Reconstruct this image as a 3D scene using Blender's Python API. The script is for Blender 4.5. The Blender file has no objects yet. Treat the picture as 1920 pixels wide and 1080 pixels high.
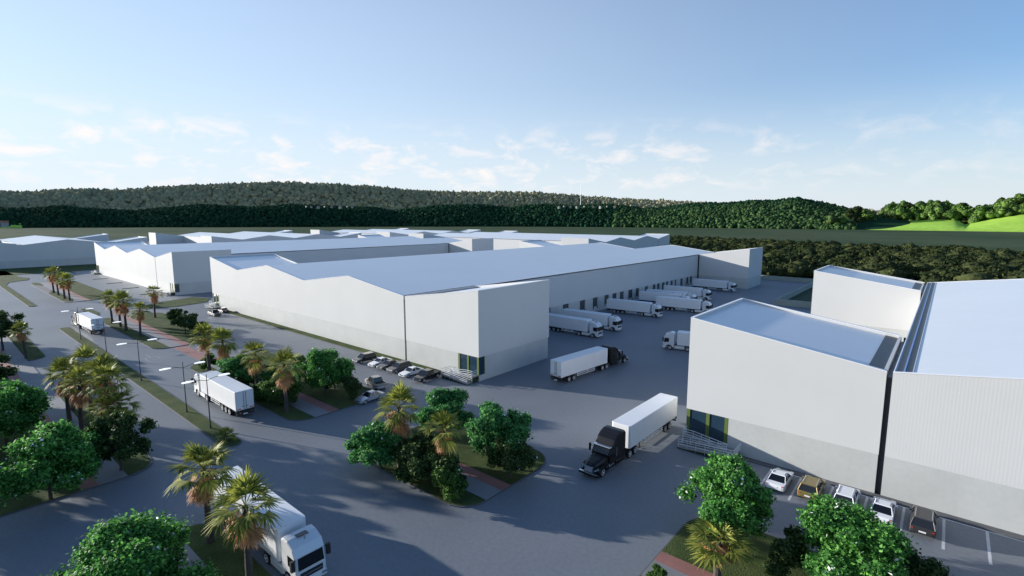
import bpy, bmesh, math, random
import numpy as np
from mathutils import Vector, Matrix
random.seed(7); R = math.radians
sc = bpy.context.scene; COL = sc.collection
# ------------------------------------------------------------ camera, sky, sun, exposure
cd = bpy.data.cameras.new("camera"); cam = bpy.data.objects.new("camera", cd); COL.objects.link(cam)
cam.location = (60.655, -62.328, 28.383); cam.rotation_euler = (math.pi/2-0.135, 0, 0.705)
cd.sensor_width = 36; cd.lens = 18; cd.clip_start = 0.3; cd.clip_end = 12000; sc.camera = cam
SUN_EL = R(11.2); SUN_AZ = (-0.936, -0.352)
world = bpy.data.worlds.new("World"); sc.world = world; world.use_nodes = True
def build_world():
    nt = world.node_tree; N = nt.nodes; L = nt.links
    for n in list(N): N.remove(n)
    out = N.new('ShaderNodeOutputWorld'); bg = N.new('ShaderNodeBackground'); bg.inputs[1].default_value = 0.108
    sky = N.new('ShaderNodeTexSky'); sky.sky_type = 'NISHITA'; sky.sun_disc = False
    sky.sun_elevation = SUN_EL; sky.sun_rotation = math.atan2(SUN_AZ[0], SUN_AZ[1])
    sky.air_density = 1.1; sky.dust_density = 0.4; sky.ozone_density = 3.5
    tc = N.new('ShaderNodeTexCoord'); sep = N.new('ShaderNodeSeparateXYZ'); L.new(tc.outputs['Generated'], sep.inputs[0])
    def math_(op, a, b=None, clamp=False):
        m = N.new('ShaderNodeMath'); m.operation = op; m.use_clamp = clamp
        for i, v in enumerate((a, b)):
            if v is None: continue
            if isinstance(v, (int, float)): m.inputs[i].default_value = v
            else: L.new(v, m.inputs[i])
        return m.outputs[0]
    z = sep.outputs[2]
    zc = math_('ADD', math_('MAXIMUM', z, 0.0), 0.34)
    cx = math_('DIVIDE', sep.outputs[0], zc); cy = math_('DIVIDE', sep.outputs[1], zc)
    cmb = N.new('ShaderNodeCombineXYZ'); L.new(cx, cmb.inputs[0]); L.new(cy, cmb.inputs[1])
    n1 = N.new('ShaderNodeTexNoise'); n1.inputs['Scale'].default_value = 6.5; n1.inputs['Detail'].default_value = 9
    n1.inputs['Roughness'].default_value = 0.6; n1.inputs['Distortion'].default_value = 0.35
    L.new(cmb.outputs[0], n1.inputs['Vector'])
    r1 = N.new('ShaderNodeMapRange'); r1.inputs[1].default_value = 0.49; r1.inputs[2].default_value = 0.70; r1.clamp = True
    L.new(n1.outputs[0], r1.inputs[0])
    # cumulus live in a low band of the sky
    def band(a, b, c, d):
        up = N.new('ShaderNodeMapRange'); up.interpolation_type = 'SMOOTHSTEP'; up.inputs[1].default_value = a; up.inputs[2].default_value = b
        dn = N.new('ShaderNodeMapRange'); dn.interpolation_type = 'SMOOTHSTEP'; dn.inputs[1].default_value = c; dn.inputs[2].default_value = d
        dn.inputs[3].default_value = 1; dn.inputs[4].default_value = 0
        L.new(z, up.inputs[0]); L.new(z, dn.inputs[0]); return math_('MULTIPLY', up.outputs[0], dn.outputs[0])
    b1 = band(0.035, 0.07, 0.125, 0.19)
    m1 = math_('MULTIPLY', math_('MULTIPLY', r1.outputs[0], b1), 0.85)
    mix = N.new('ShaderNodeMix'); mix.data_type = 'RGBA'; mix.inputs[0].default_value = 0
    tint = N.new('ShaderNodeMix'); tint.data_type = 'RGBA'; tint.blend_type = 'MULTIPLY'; tint.inputs[0].default_value = 1; tint.inputs[7].default_value = (0.77, 1.0, 1.24, 1)
    L.new(sky.outputs[0], tint.inputs[6]); L.new(tint.outputs[2], mix.inputs[6])
    mix.inputs[7].default_value = (6.3, 5.9, 5.8, 1)
    # thin bright veil near the horizon
    b2 = N.new('ShaderNodeMapRange'); b2.interpolation_type = 'SMOOTHSTEP'; b2.inputs[1].default_value = 0.0; b2.inputs[2].default_value = 0.24
    b2.inputs[3].default_value = 0.78; b2.inputs[4].default_value = 0.0; L.new(z, b2.inputs[0])
    mix2 = N.new('ShaderNodeMix'); mix2.data_type = 'RGBA'; L.new(b2.outputs[0], mix2.inputs[0]); L.new(mix.outputs[2], mix2.inputs[6])
    mix2.inputs[7].default_value = (4.5, 4.8, 5.2, 1)
    # the air is milkier towards the sun
    dt = N.new('ShaderNodeVectorMath'); dt.operation = 'DOT_PRODUCT'; dt.inputs[1].default_value = (SUN_AZ[0], SUN_AZ[1], 0.0); L.new(tc.outputs['Generated'], dt.inputs[0])
    ws = N.new('ShaderNodeMapRange'); ws.interpolation_type = 'SMOOTHSTEP'; ws.inputs[1].default_value = -1.1; ws.inputs[2].default_value = 1.0; ws.inputs[4].default_value = 0.85; L.new(dt.outputs['Value'], ws.inputs[0])
    wz = N.new('ShaderNodeMapRange'); wz.inputs[1].default_value = 0.0; wz.inputs[2].default_value = 0.9; wz.inputs[3].default_value = 1; wz.inputs[4].default_value = 0; L.new(z, wz.inputs[0])
    mix3 = N.new('ShaderNodeMix'); mix3.data_type = 'RGBA'; L.new(math_('MULTIPLY', ws.outputs[0], wz.outputs[0]), mix3.inputs[0]); L.new(mix2.outputs[2], mix3.inputs[6])
    mix3.inputs[7].default_value = (4.55, 5.1, 5.6, 1)
    wc = N.new('ShaderNodeMapRange'); wc.interpolation_type = 'SMOOTHSTEP'; wc.inputs[1].default_value = -0.45; wc.inputs[2].default_value = 0.45; wc.inputs[3].default_value = 0.25; L.new(dt.outputs['Value'], wc.inputs[0])
    mix4 = N.new('ShaderNodeMix'); mix4.data_type = 'RGBA'; L.new(math_('MULTIPLY', m1, wc.outputs[0]), mix4.inputs[0]); L.new(mix3.outputs[2], mix4.inputs[6])
    mix4.inputs[7].default_value = (6.1, 5.6, 5.4, 1)
    L.new(mix4.outputs[2], bg.inputs[0]); L.new(bg.outputs[0], out.inputs[0])
build_world()
sd = bpy.data.lights.new("sun", 'SUN'); sun = bpy.data.objects.new("sun", sd); COL.objects.link(sun)
sd.energy = 5.0; sd.angle = R(0.6); sd.color = (1.0, 0.955, 0.89)
_d = Vector((-SUN_AZ[0]*math.cos(SUN_EL), -SUN_AZ[1]*math.cos(SUN_EL), -math.sin(SUN_EL)))
sun.rotation_euler = _d.to_track_quat('-Z', 'Y').to_euler(); sun.location = (-60, -60, 60)
sc.view_settings.view_transform = 'Standard'; sc.view_settings.look = 'None'; sc.view_settings.gamma = 1
sc.view_settings.exposure = 0.72
sc.render.engine = 'CYCLES'

# ------------------------------------------------------------ materials
M = {}
def mat(name, col, rough=0.6, metal=0.0, spec=0.5, var=0.0, vscale=1.0, fine=0.0, fscale=30.0, bump=0.0, bscale=20.0, ribs=0.0,
        rib_pitch=0.3, island=0.0, transl=0.0, coat=0.0, col2=None):
    m = bpy.data.materials.new(name); m.use_nodes = True; nt = m.node_tree; N = nt.nodes; L = nt.links
    p = N['Principled BSDF']; p.inputs['Base Color'].default_value = (*col, 1); p.inputs['Roughness'].default_value = rough
    p.inputs['Metallic'].default_value = metal; p.inputs['Specular IOR Level'].default_value = spec
    if coat: p.inputs['Coat Weight'].default_value = coat; p.inputs['Coat Roughness'].default_value = 0.08
    tc = N.new('ShaderNodeTexCoord'); geo = N.new('ShaderNodeNewGeometry'); fac = None
    def noise(scale, detail=5):
        n = N.new('ShaderNodeTexNoise'); n.inputs['Scale'].default_value = scale; n.inputs['Detail'].default_value = detail
        L.new(tc.outputs['Object'], n.inputs['Vector']); return n.outputs[0]
    cur = None
    def mul(val, amount, prev):
        mr = N.new('ShaderNodeMapRange'); mr.inputs[1].default_value = 0.3 if val.node.type == 'TEX_NOISE' else 0
        mr.inputs[2].default_value = 0.7 if val.node.type == 'TEX_NOISE' else 1
        mr.inputs[3].default_value = 1-amount; mr.inputs[4].default_value = 1+amount; L.new(val, mr.inputs[0])
        if prev is None: return mr.outputs[0]
        mm = N.new('ShaderNodeMath'); mm.operation = 'MULTIPLY'; L.new(prev, mm.inputs[0]); L.new(mr.outputs[0], mm.inputs[1]); return mm.outputs[0]
    if var: cur = mul(noise(vscale), var, cur)
    if fine: cur = mul(noise(fscale, 3), fine, cur)
    if island: cur = mul(geo.outputs['Random Per Island'], island, cur)
    base = None
    if col2:
        mx = N.new('ShaderNodeMix'); mx.data_type = 'RGBA'; mx.inputs[6].default_value = (*col, 1); mx.inputs[7].default_value = (*col2, 1)
        if island: L.new(geo.outputs['Random Per Island'], mx.inputs[0])
        else:
            mr = N.new('ShaderNodeMapRange'); mr.inputs[1].default_value = 0.4; mr.inputs[2].default_value = 0.6; L.new(noise(vscale*0.7), mr.inputs[0]); L.new(mr.outputs[0], mx.inputs[0])
        base = mx.outputs[2]
    if cur is not None:
        vm = N.new('ShaderNodeVectorMath'); vm.operation = 'SCALE'; L.new(cur, vm.inputs['Scale'])
        if base: L.new(base, vm.inputs[0])
        else: vm.inputs[0].default_value = col
        base = vm.outputs[0]
    if base: L.new(base, p.inputs['Base Color'])
    h = None
    if ribs:
        sp = N.new('ShaderNodeSeparateXYZ'); L.new(tc.outputs['Object'], sp.inputs[0])
        ad = N.new('ShaderNodeMath'); ad.operation = 'ADD'; L.new(sp.outputs[0], ad.inputs[0]); L.new(sp.outputs[1], ad.inputs[1])
        ml = N.new('ShaderNodeMath'); ml.operation = 'MULTIPLY'; ml.inputs[1].default_value = 2*math.pi/rib_pitch; L.new(ad.outputs[0], ml.inputs[0])
        si = N.new('ShaderNodeMath'); si.operation = 'SINE'; L.new(ml.outputs[0], si.inputs[0]); h = si.outputs[0]; dist = ribs
    elif bump: h = noise(bscale, 4); dist = bump
    if h:
        b = N.new('ShaderNodeBump'); b.inputs['Distance'].default_value = dist; b.inputs['Strength'].default_value = 1.0
        L.new(h, b.inputs['Height']); L.new(b.outputs[0], p.inputs['Normal'])
    if transl:
        t = N.new('ShaderNodeBsdfTranslucent'); ms = N.new('ShaderNodeMixShader'); ms.inputs[0].default_value = transl
        if base: L.new(base, t.inputs[0])
        else: t.inputs[0].default_value = (*col, 1)
        L.new(p.outputs[0], ms.inputs[1]); L.new(t.outputs[0], ms.inputs[2]); L.new(ms.outputs[0], N['Material Output'].inputs[0])
    M[name] = m; return m
mat('field', (0.085, 0.105, 0.058), 0.95, spec=0.02, var=0.15, vscale=0.004, fine=0.12, fscale=0.05, col2=(0.055, 0.088, 0.045))
mat('asphalt', (0.175, 0.190, 0.208), 0.6, spec=0.38, var=0.10, vscale=0.06, fine=0.07, fscale=2.5, bump=0.006, bscale=9)
mat('concrete', (0.22, 0.22, 0.225), 0.75, var=0.1, vscale=0.25, fine=0.05, fscale=6)
mat('kerb', (0.105, 0.107, 0.11), 0.8, fine=0.1, fscale=4)
mat('brick_paving', (0.30, 0.135, 0.115), 0.8, var=0.12, vscale=0.5, fine=0.14, fscale=9)
mat('grass', (0.080, 0.102, 0.036), 0.95, spec=0.1, var=0.2, vscale=0.35, fine=0.22, fscale=6, bump=0.06, bscale=9, col2=(0.055, 0.082, 0.028))
mat('ivy', (0.03, 0.05, 0.018), 0.9, fine=0.4, fscale=6, bump=0.08, bscale=12)
mat('paint', (0.55, 0.55, 0.56), 0.7, fine=0.12, fscale=3)
mat('faded_paint', (0.27, 0.27, 0.28), 0.7, fine=0.2, fscale=3)
mat('cladding', (0.565, 0.565, 0.555), 0.65, spec=0.12, var=0.02, vscale=0.15, ribs=0.0008, rib_pitch=0.27)
mat('band', (0.465, 0.475, 0.46), 0.5, spec=0.35, var=0.05, vscale=0.3, fine=0.03, fscale=2.0)
mat('roof', (0.71, 0.725, 0.735), 0.3, spec=0.8, var=0.03, vscale=0.05, fine=0.012, fscale=0.6)
mat('trim', (0.75, 0.76, 0.78), 0.35)
mat('dark_gutter', (0.02, 0.022, 0.028), 0.4)
mat('blue_trim', (0.16, 0.28, 0.55), 0.35)
mat('door', (0.045, 0.055, 0.062), 0.6, fine=0.15, fscale=1.5, bump=0.004, bscale=3)
mat('green_frame', (0.10, 0.145, 0.028), 0.5)
mat('window_glass', (0.02, 0.045, 0.07), 0.06, spec=0.8)
mat('vehicle_glass', (0.008, 0.009, 0.011), 0.08, spec=0.6)
mat('white_rail', (0.62, 0.64, 0.66), 0.55)
mat('lamp_pole', (0.035, 0.037, 0.042), 0.5)
mat('lamp_head', (0.85, 0.85, 0.85), 0.4); _p = M['lamp_head'].node_tree.nodes['Principled BSDF']; _p.inputs['Emission Color'].default_value = (1,1,1,1); _p.inputs['Emission Strength'].default_value = 0.45
mat('truck_white', (0.66, 0.67, 0.68), 0.28, coat=0.4)
mat('trailer_white', (0.74, 0.75, 0.76), 0.38, var=0.02, vscale=0.6)
mat('truck_black', (0.006, 0.006, 0.007), 0.4, spec=0.3, coat=0.12)
mat('chassis', (0.018, 0.018, 0.02), 0.6, fine=0.2)
mat('tyre', (0.013, 0.013, 0.014), 0.85)
mat('rim', (0.72, 0.73, 0.75), 0.4)
mat('chrome', (0.75, 0.76, 0.78), 0.16, metal=0.9)
mat('amber', (0.75, 0.22, 0.04), 0.35)
mat('red_lamp', (0.45, 0.03, 0.02), 0.3)
mat('car_white', (0.74, 0.75, 0.77), 0.25, coat=0.6)
mat('car_silver', (0.42, 0.45, 0.50), 0.28, metal=0.35, coat=0.6)
mat('car_grey', (0.085, 0.085, 0.09), 0.35, metal=0.0, coat=0.3)
mat('car_dark', (0.022, 0.024, 0.028), 0.25, coat=0.7)
mat('car_brown', (0.040, 0.038, 0.040), 0.35, metal=0.2, coat=0.4)
mat('car_gold', (0.25, 0.185, 0.06), 0.3, metal=0.4, coat=0.5)
mat('car_black', (0.010, 0.010, 0.011), 0.25, coat=0.6)
mat('car_beige', (0.36, 0.33, 0.27), 0.3, metal=0.2, coat=0.5)
mat('bark', (0.07, 0.058, 0.050), 0.95, fine=0.3, fscale=5, bump=0.03, bscale=6)
mat('leaf_bright', (0.042, 0.19, 0.038), 0.6, spec=0.25, island=0.55, transl=0.38, col2=(0.14, 0.34, 0.065))
mat('leaf_teal', (0.036, 0.18, 0.055), 0.6, spec=0.22, island=0.5, transl=0.38, col2=(0.12, 0.31, 0.08))
mat('leaf_dark', (0.027, 0.062, 0.020), 0.65, spec=0.18, island=0.5, transl=0.25, col2=(0.075, 0.12, 0.032))
mat('leaf_mid', (0.042, 0.12, 0.024), 0.6, spec=0.2, island=0.5, transl=0.3, col2=(0.11, 0.19, 0.035))
mat('blossom', (0.80, 0.80, 0.74), 0.5)
mat('palm_green', (0.13, 0.19, 0.03), 0.65, spec=0.22, island=0.5, transl=0.3, col2=(0.32, 0.31, 0.06))
mat('palm_dry', (0.62, 0.31, 0.13), 0.8, island=0.4, transl=.2, col2=(0.42, 0.22, 0.10))
mat('wood_crown', (0.026, 0.040, 0.016), 0.95, spec=0.03, island=0.3, fine=0.3, fscale=0.6, bump=0.5, bscale=0.8, col2=(0.046, 0.054, 0.020))
mat('hill_green', (0.010, 0.036, 0.018), 0.95, spec=0.02, island=0.35, col2=(0.016, 0.048, 0.022))
mat('hill_mid', (0.028, 0.062, 0.022), 0.95, spec=0.05, island=0.4, col2=(0.055, 0.095, 0.03))
mat('hill_light', (0.055, 0.12, 0.032), 0.9, spec=0.1, island=0.5, fine=0.3, fscale=0.3, col2=(0.13, 0.20, 0.045))
mat('hill_olive_haze', (0.25, 0.235, 0.135), 0.95, spec=0.0, island=0.14, col2=(0.31, 0.285, 0.16))  # olive of the far hill, paled in the base colour for distance haze
mat('meadow', (0.36, 0.58, 0.08), 0.9, spec=0.1, var=0.15, vscale=0.01, fine=0.1, fscale=0.08)
mat('house_wall', (0.34, 0.34, 0.32), 0.7)
mat('house_roof', (0.40, 0.17, 0.09), 0.8)
mat('low_wall', (0.30, 0.33, 0.29), 0.8, var=0.1, vscale=0.3)

# ------------------------------------------------------------ mesh helper
class MB:
    def __init__(s): s.v = []; s.f = []; s.m = []; s.marks = [(0, 0)]
    def next(s): s.marks.append((len(s.v), len(s.f))); return s
    def add(s, vs, fs, m=0):
        o = len(s.v); s.v += [tuple(p) for p in vs]; s.f += [tuple(i+o for i in f) for f in fs]; s.m += [m]*len(fs); return s
    def box(s, x0, x1, y0, y1, z0, z1, m=0):
        return s.add([(x0,y0,z0),(x1,y0,z0),(x1,y1,z0),(x0,y1,z0),(x0,y0,z1),(x1,y0,z1),(x1,y1,z1),(x0,y1,z1)],
                     [(0,3,2,1),(4,5,6,7),(0,1,5,4),(1,2,6,5),(2,3,7,6),(3,0,4,7)], m)
    def prism(s, poly, z0, z1, m=0):           # poly counter-clockwise in xy
        n = len(poly); a = sum(poly[i][0]*poly[(i+1)%n][1]-poly[(i+1)%n][0]*poly[i][1] for i in range(n))
        if a < 0: poly = poly[::-1]
        return s.add([(x,y,z0) for x,y in poly]+[(x,y,z1) for x,y in poly],
                     [tuple(range(n))[::-1], tuple(range(n,2*n))]+[(i,(i+1)%n,n+(i+1)%n,n+i) for i in range(n)], m)
    def sections(s, secs, m=0, caps=True):     # secs: rings of equal point count
        n = len(secs[0]); vs = [p for r in secs for p in r]; fs = []
        for k in range(len(secs)-1):
            for i in range(n):
                j = (i+1)%n; fs.append((k*n+i, k*n+j, (k+1)*n+j, (k+1)*n+i))
        if caps: fs += [tuple(range(n))[::-1], tuple(range((len(secs)-1)*n, len(secs)*n))]
        return s.add(vs, fs, m)
    def slab_y(s, prof, ys, m=0):              # side profile (x,z) swept over y; ys=[(y, inset_scale)]
        cx = sum(p[0] for p in prof)/len(prof); cz = min(p[1] for p in prof)
        return s.sections([[(cx+(x-cx)*k, y, cz+(z-cz)*(1-(1-k)*0.6)) for x,z in prof] for y,k in ys], m)
    def tube(s, p, q, r, n=6, m=0, r2=None):
        p = Vector(p); q = Vector(q); d = (q-p).normalized(); a = d.orthogonal().normalized(); b = d.cross(a); r2 = r if r2 is None else r2
        return s.sections([[p+(a*math.cos(t)+b*math.sin(t))*r for t in [2*math.pi*i/n for i in range(n)]],
                           [q+(a*math.cos(t)+b*math.sin(t))*r2 for t in [2*math.pi*i/n for i in range(n)]]], m)
    def build_split(s, name, mats, parent):
        mk = s.marks+[(len(s.v), len(s.f))]
        for (v0, f0), (v1, f1) in zip(mk[:-1], mk[1:]):
            if f1 > f0:
                q = MB(); q.v = s.v[v0:v1]; q.f = [tuple(i-v0 for i in f) for f in s.f[f0:f1]]; q.m = s.m[f0:f1]; q.build(name, mats, parent)
    def build(s, name, mats, parent=None, smooth=False, bevel=0, loc=None):
        me = bpy.data.meshes.new(name); me.from_pydata(s.v, [], s.f)
        if not isinstance(mats, (list, tuple)): mats = [mats]
        for x in mats: me.materials.append(M[x])
        if any(s.m): me.polygons.foreach_set('material_index', s.m)
        bm = bmesh.new(); bm.from_mesh(me); bmesh.ops.recalc_face_normals(bm, faces=bm.faces); bm.to_mesh(me); bm.free()
        if smooth: me.polygons.foreach_set('use_smooth', [True]*len(me.polygons))
        o = bpy.data.objects.new(name, me); COL.objects.link(o)
        if parent: o.parent = parent
        if loc: o.location = loc
        if bevel:
            b = o.modifiers.new('bevel', 'BEVEL'); b.width = bevel; b.segments = 2; b.limit_method = 'ANGLE'; b.angle_limit = R(30)
        return o
def tag(o, label=None, cat=None, group=None, kind=None):
    for k, v in (('label', label), ('category', cat), ('group', group), ('kind', kind)):
        if v: o[k] = v
    return o
def empty(name, loc=(0,0,0), rz=0, label=None, cat=None, group=None):
    o = bpy.data.objects.new(name, None); COL.objects.link(o); o.location = loc; o.rotation_euler = (0,0,rz); o.empty_display_size = .5
    return tag(o, label, cat, group)
def kids(o): return [c for c in KID.get(o.name, [])]
KID = {}
def copy_tree(o, parent=None):
    c = o.copy(); COL.objects.link(c)
    if parent: c.parent = parent
    for ch in list(o.children): copy_tree(ch, c)
    return c
def place(proto, used, loc, rz, label, group=None, scale=None):
    """first use moves the prototype itself, later uses are copies with their parts"""
    o = proto if not used else copy_tree(proto)
    o.location = loc; o.rotation_euler = (0,0,rz); o['label'] = label
    if group: o['group'] = group
    if scale: o.scale = (scale,)*3
    return o

# ------------------------------------------------------------ ground
def struct(name, mb, m, **k): return tag(mb.build(name, m, **k), kind='structure')
g = MB(); n = 60
g.add([(0,0,-0.03)]+[(2600*math.cos(2*math.pi*i/n), 2600*math.sin(2*math.pi*i/n), -0.03) for i in range(n)], [(0,1+i,1+(i+1)%n) for i in range(n)])
struct('ground', g, 'field')
g = MB(); g.prism([(-700,-80),(260,-80),(260,205),(-60,205),(-100,215),(-100,360),(-700,360)], -0.4, 0.0); struct('asphalt_yard', g, 'asphalt')
def arc(cx, cy, r, a0, a1, n=7): return [(cx+r*math.cos(R(a0+(a1-a0)*i/n)), cy+r*math.sin(R(a0+(a1-a0)*i/n))) for i in range(n+1)]
def rrect(x0, x1, y0, y1, r):   # r: radii sw, se, ne, nw
    p = []
    for (cx, cy, rr, a) in ((x0, y0, r[0], 180), (x1, y0, r[1], 270), (x1, y1, r[2], 0), (x0, y1, r[3], 90)):
        if rr <= 0.01: p.append((cx, cy)); continue
        ox = rr if cx == x0 else -rr; oy = rr if cy == y0 else -rr
        p += arc(cx+ox, cy+oy, rr, a, a+90)
    return p
def grass(poly, z=0.14, edge=True):
    b = MB(); b.prism(poly, -0.05, z); struct('grass_verge', b, 'grass')
    if edge:
        k = MB(); cx = sum(p[0] for p in poly)/len(poly); cy = sum(p[1] for p in poly)/len(poly); n = len(poly); o2 = []
        a = sum(poly[i][0]*poly[(i+1)%n][1]-poly[(i+1)%n][0]*poly[i][1] for i in range(n))
        q = poly if a > 0 else poly[::-1]
        for i in range(n):
            p0, p1, p2 = Vector(q[i-1]), Vector(q[i]), Vector(q[(i+1)%n])
            e1 = (p1-p0).normalized(); e2 = (p2-p1).normalized(); nn = Vector((e1.y+e2.y, -e1.x-e2.x))
            nn = nn.normalized() if nn.length > 1e-6 else Vector((e1.y, -e1.x))
            o2.append(tuple(p1+nn*0.13))
        k.prism(o2, -0.05, z-0.03); struct('kerb', k, 'kerb')
def verge(x0, x1, r_w, r_e, grassy=(True, True), north=True, far=-14.7, g1=None):
    """pavement strip with grass, concrete path, brick band and grass, between two driveways"""
    if north: ys = (-30.1, -27.2, -24.7, -23.2, far)
    else: ys = (-46.2, -49.2, -51.8, -53.3, far)
    lo, hi = min(ys[0], ys[4]), max(ys[0], ys[4])
    rad = (r_w, r_e, 3.5, 3.5) if north else (3.5, 3.5, r_e, r_w)
    p = MB(); p.prism(rrect(x0, x1, lo, hi, rad), -0.05, 0.10); struct('kerb', p, 'kerb')
    p = MB(); p.prism(rrect(x0+.1, x1-.1, min(ys[1],ys[2]), max(ys[1],ys[2]), (0,0,0,0)), 0.0, 0.118); struct('path', p, 'concrete')
    p = MB(); p.prism(rrect(x0+.1, x1-.1, min(ys[2],ys[3]), max(ys[2],ys[3]), (0,0,0,0)), 0.0, 0.122); struct('brick_paving', p, 'brick_paving')
    e = 0.13
    if north:
        if grassy[0]: grass(g1 or rrect(x0+e, x1-e, ys[0]+e, ys[1], (r_w-.05, r_e-.05, 0, 0)), edge=False)
        if grassy[1]: grass(rrect(x0+e, x1-e, ys[3], ys[4]-e, (0, 0, 3.4, 3.4)), edge=False)
    else:
        if grassy[0]: grass(g1 or rrect(x0+e, x1-e, ys[1], ys[0]-e, (0, 0, r_e-.05, r_w-.05)), edge=False)
        if grassy[1]: grass(rrect(x0+e, x1-e, ys[4]+e, ys[3], (3.4, 3.4, 0, 0)), edge=False)
verge(-245, -165.5, 2.5, 2.5, grassy=(False, True))
grass([(-209,-27.6),(-198,-29.8),(-171,-29.9),(-166.1,-28.2),(-173.3,-26.5),(-205,-26.9)])
verge(-121.5, -68.5, 2.8, 2.8)
verge(-49.8, -6.4, 2.9, 2.9)
verge(7.2, 27.3, 2.9, 2.9)
verge(44.1, 200, 2.9, 1)
grass(arc(-137,-28.4,9,180,360,5)[:1]+[(-144.9,-29.6),(-127.6,-29.8),(-129,-28),(-134.8,-27.1),(-146.5,-27.4)])
grass([(-142.9,-8.5),(-144.5,-3),(-146.5,2.5),(-138.6,5.4),(-131,1.5),(-128.5,-8),(-129.5,-13),(-133,-17),(-138,-15)])
b = MB(); b.box(-68.4, -50.0, -26.8, -24.2, -0.02, 0.012); struct('brick_crossing', b, 'brick_paving')
grass(rrect(-113.5, -5.6, -39.3, -37.3, (1,1,1,1)))
grass([(-163.8,-38.2),(-165,-39.1),(-330,-39.2),(-330,-30),(-283,-29),(-272.7,-26.7),(-263,-28.3),(-260.8,-31.5),(-257,-35.3),(-245,-37.2),(-165,-37.3)])
grass([(-230,-26.9),(-236,-29.2),(-244,-29.3),(-248,-27.6),(-243,-26.6)])
verge(-330, -78, 2, 3, north=False, far=-78)
verge(-51.5, -6.3, 0.05, 2.9, north=False, far=-78, g1=[(-51,-49.2),(-46,-46.4),(-9.2,-46.4),(-7.2,-47.2),(-6.45,-49.2)])
verge(9, 200, 2.9, 1, north=False, far=-78)
p = MB(); p.prism([(-78,-49.2),(-51.5,-49.2),(-51.5,-51.8),(-78,-51.8)], -0.02, 0.118); struct('path', p, 'concrete')
p = MB(); p.prism([(-78,-51.8),(-51.5,-51.8),(-51.5,-53.3),(-78,-53.3)], -0.02, 0.122); struct('brick_paving', p, 'brick_paving')
grass([(-78,-53.3),(-51.5,-53.3),(-51.5,-78),(-78,-78)], edge=False)
grass([(-346,-70),(-303,-70),(-298,-40),(-298,-5),(-303,16),(-346,16)])
grass([(-113,-2.0),(-8.4,-2.0),(-8.4,-0.02),(-113,-0.02)])
for i in range(4): grass([(-244+25*i,-8),(-243.4+25*i,-8),(-243.4+25*i,-2.3),(-244+25*i,-2.3)], edge=False)
for i in range(3): grass([(-300+22*i*0.4,-8-3*i),(-284+22*i*0.4,-8-3*i),(-284+22*i*0.4,-7.4-3*i),(-300+22*i*0.4,-7.4-3*i)], edge=False)
k = MB(); k.box(44.0, 156.9, -0.85, -0.02, -0.05, 0.12); struct('pavement', k, 'kerb')
pm = MB()
for i in range(18):
    x = 47.5+3.02*i
    pm.box(x-0.11, x+0.11, -7.0, -1.12, -0.01, 0.006)
pm.box(47.4, 100, -1.11, -0.95, -0.01, 0.006)
struct('road_marking', pm, 'paint')
pm = MB()
for i in range(7): pm.box(-28.2+3.3*i, -28.05+3.3*i, -7.4, -2.3, -0.01, 0.006)
for i in range(6): pm.box(-60+5*i, -59.85+5*i, -7.4, -2.3, -0.01, 0.006)
for x in (-62.5, -60.2): pm.box(x, x+.2, -33.6, -31.2, -0.01, 0.006)
pm.box(-62.5,-60,-33.6,-33.4,-0.01,0.0065); pm.box(-62.5,-60,-31.4,-31.2,-0.01,0.0065)
pm.box(-66,-62.5,-32.5,-32.3,-0.01,0.006)
struct('road_marking', pm, 'faded_paint')
# basin with low walls behind the second yard
t = empty('basin_wall', (18.5,122,0), 0, 'low grey concrete walls round a dark sunken basin beyond the truck yard', 'wall')
b = MB(); b.box(0, 80, 0, .5, 0, 2); b.build('wall', 'low_wall', t)
b = MB(); b.box(0, .5, .505, 58, 0, 2); b.build('wall', 'low_wall', t)
b = MB(); b.prism([(18.9,122.5),(98,122.5),(98,180),(18.9,180)], -0.02, 0.05); struct('basin_grass', b, 'ivy')
t = empty('boundary_wall', (-6,196,0), R(-3), 'long low grey wall in front of the dark wood', 'wall')
b = MB(); b.box(0, 150, 0, .4, 0, 2.0); b.build('wall', 'low_wall', t)
grass([(-14,199),(-8,197.2),(3,196.8),(1,204),(-12,204)], edge=False)

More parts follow.
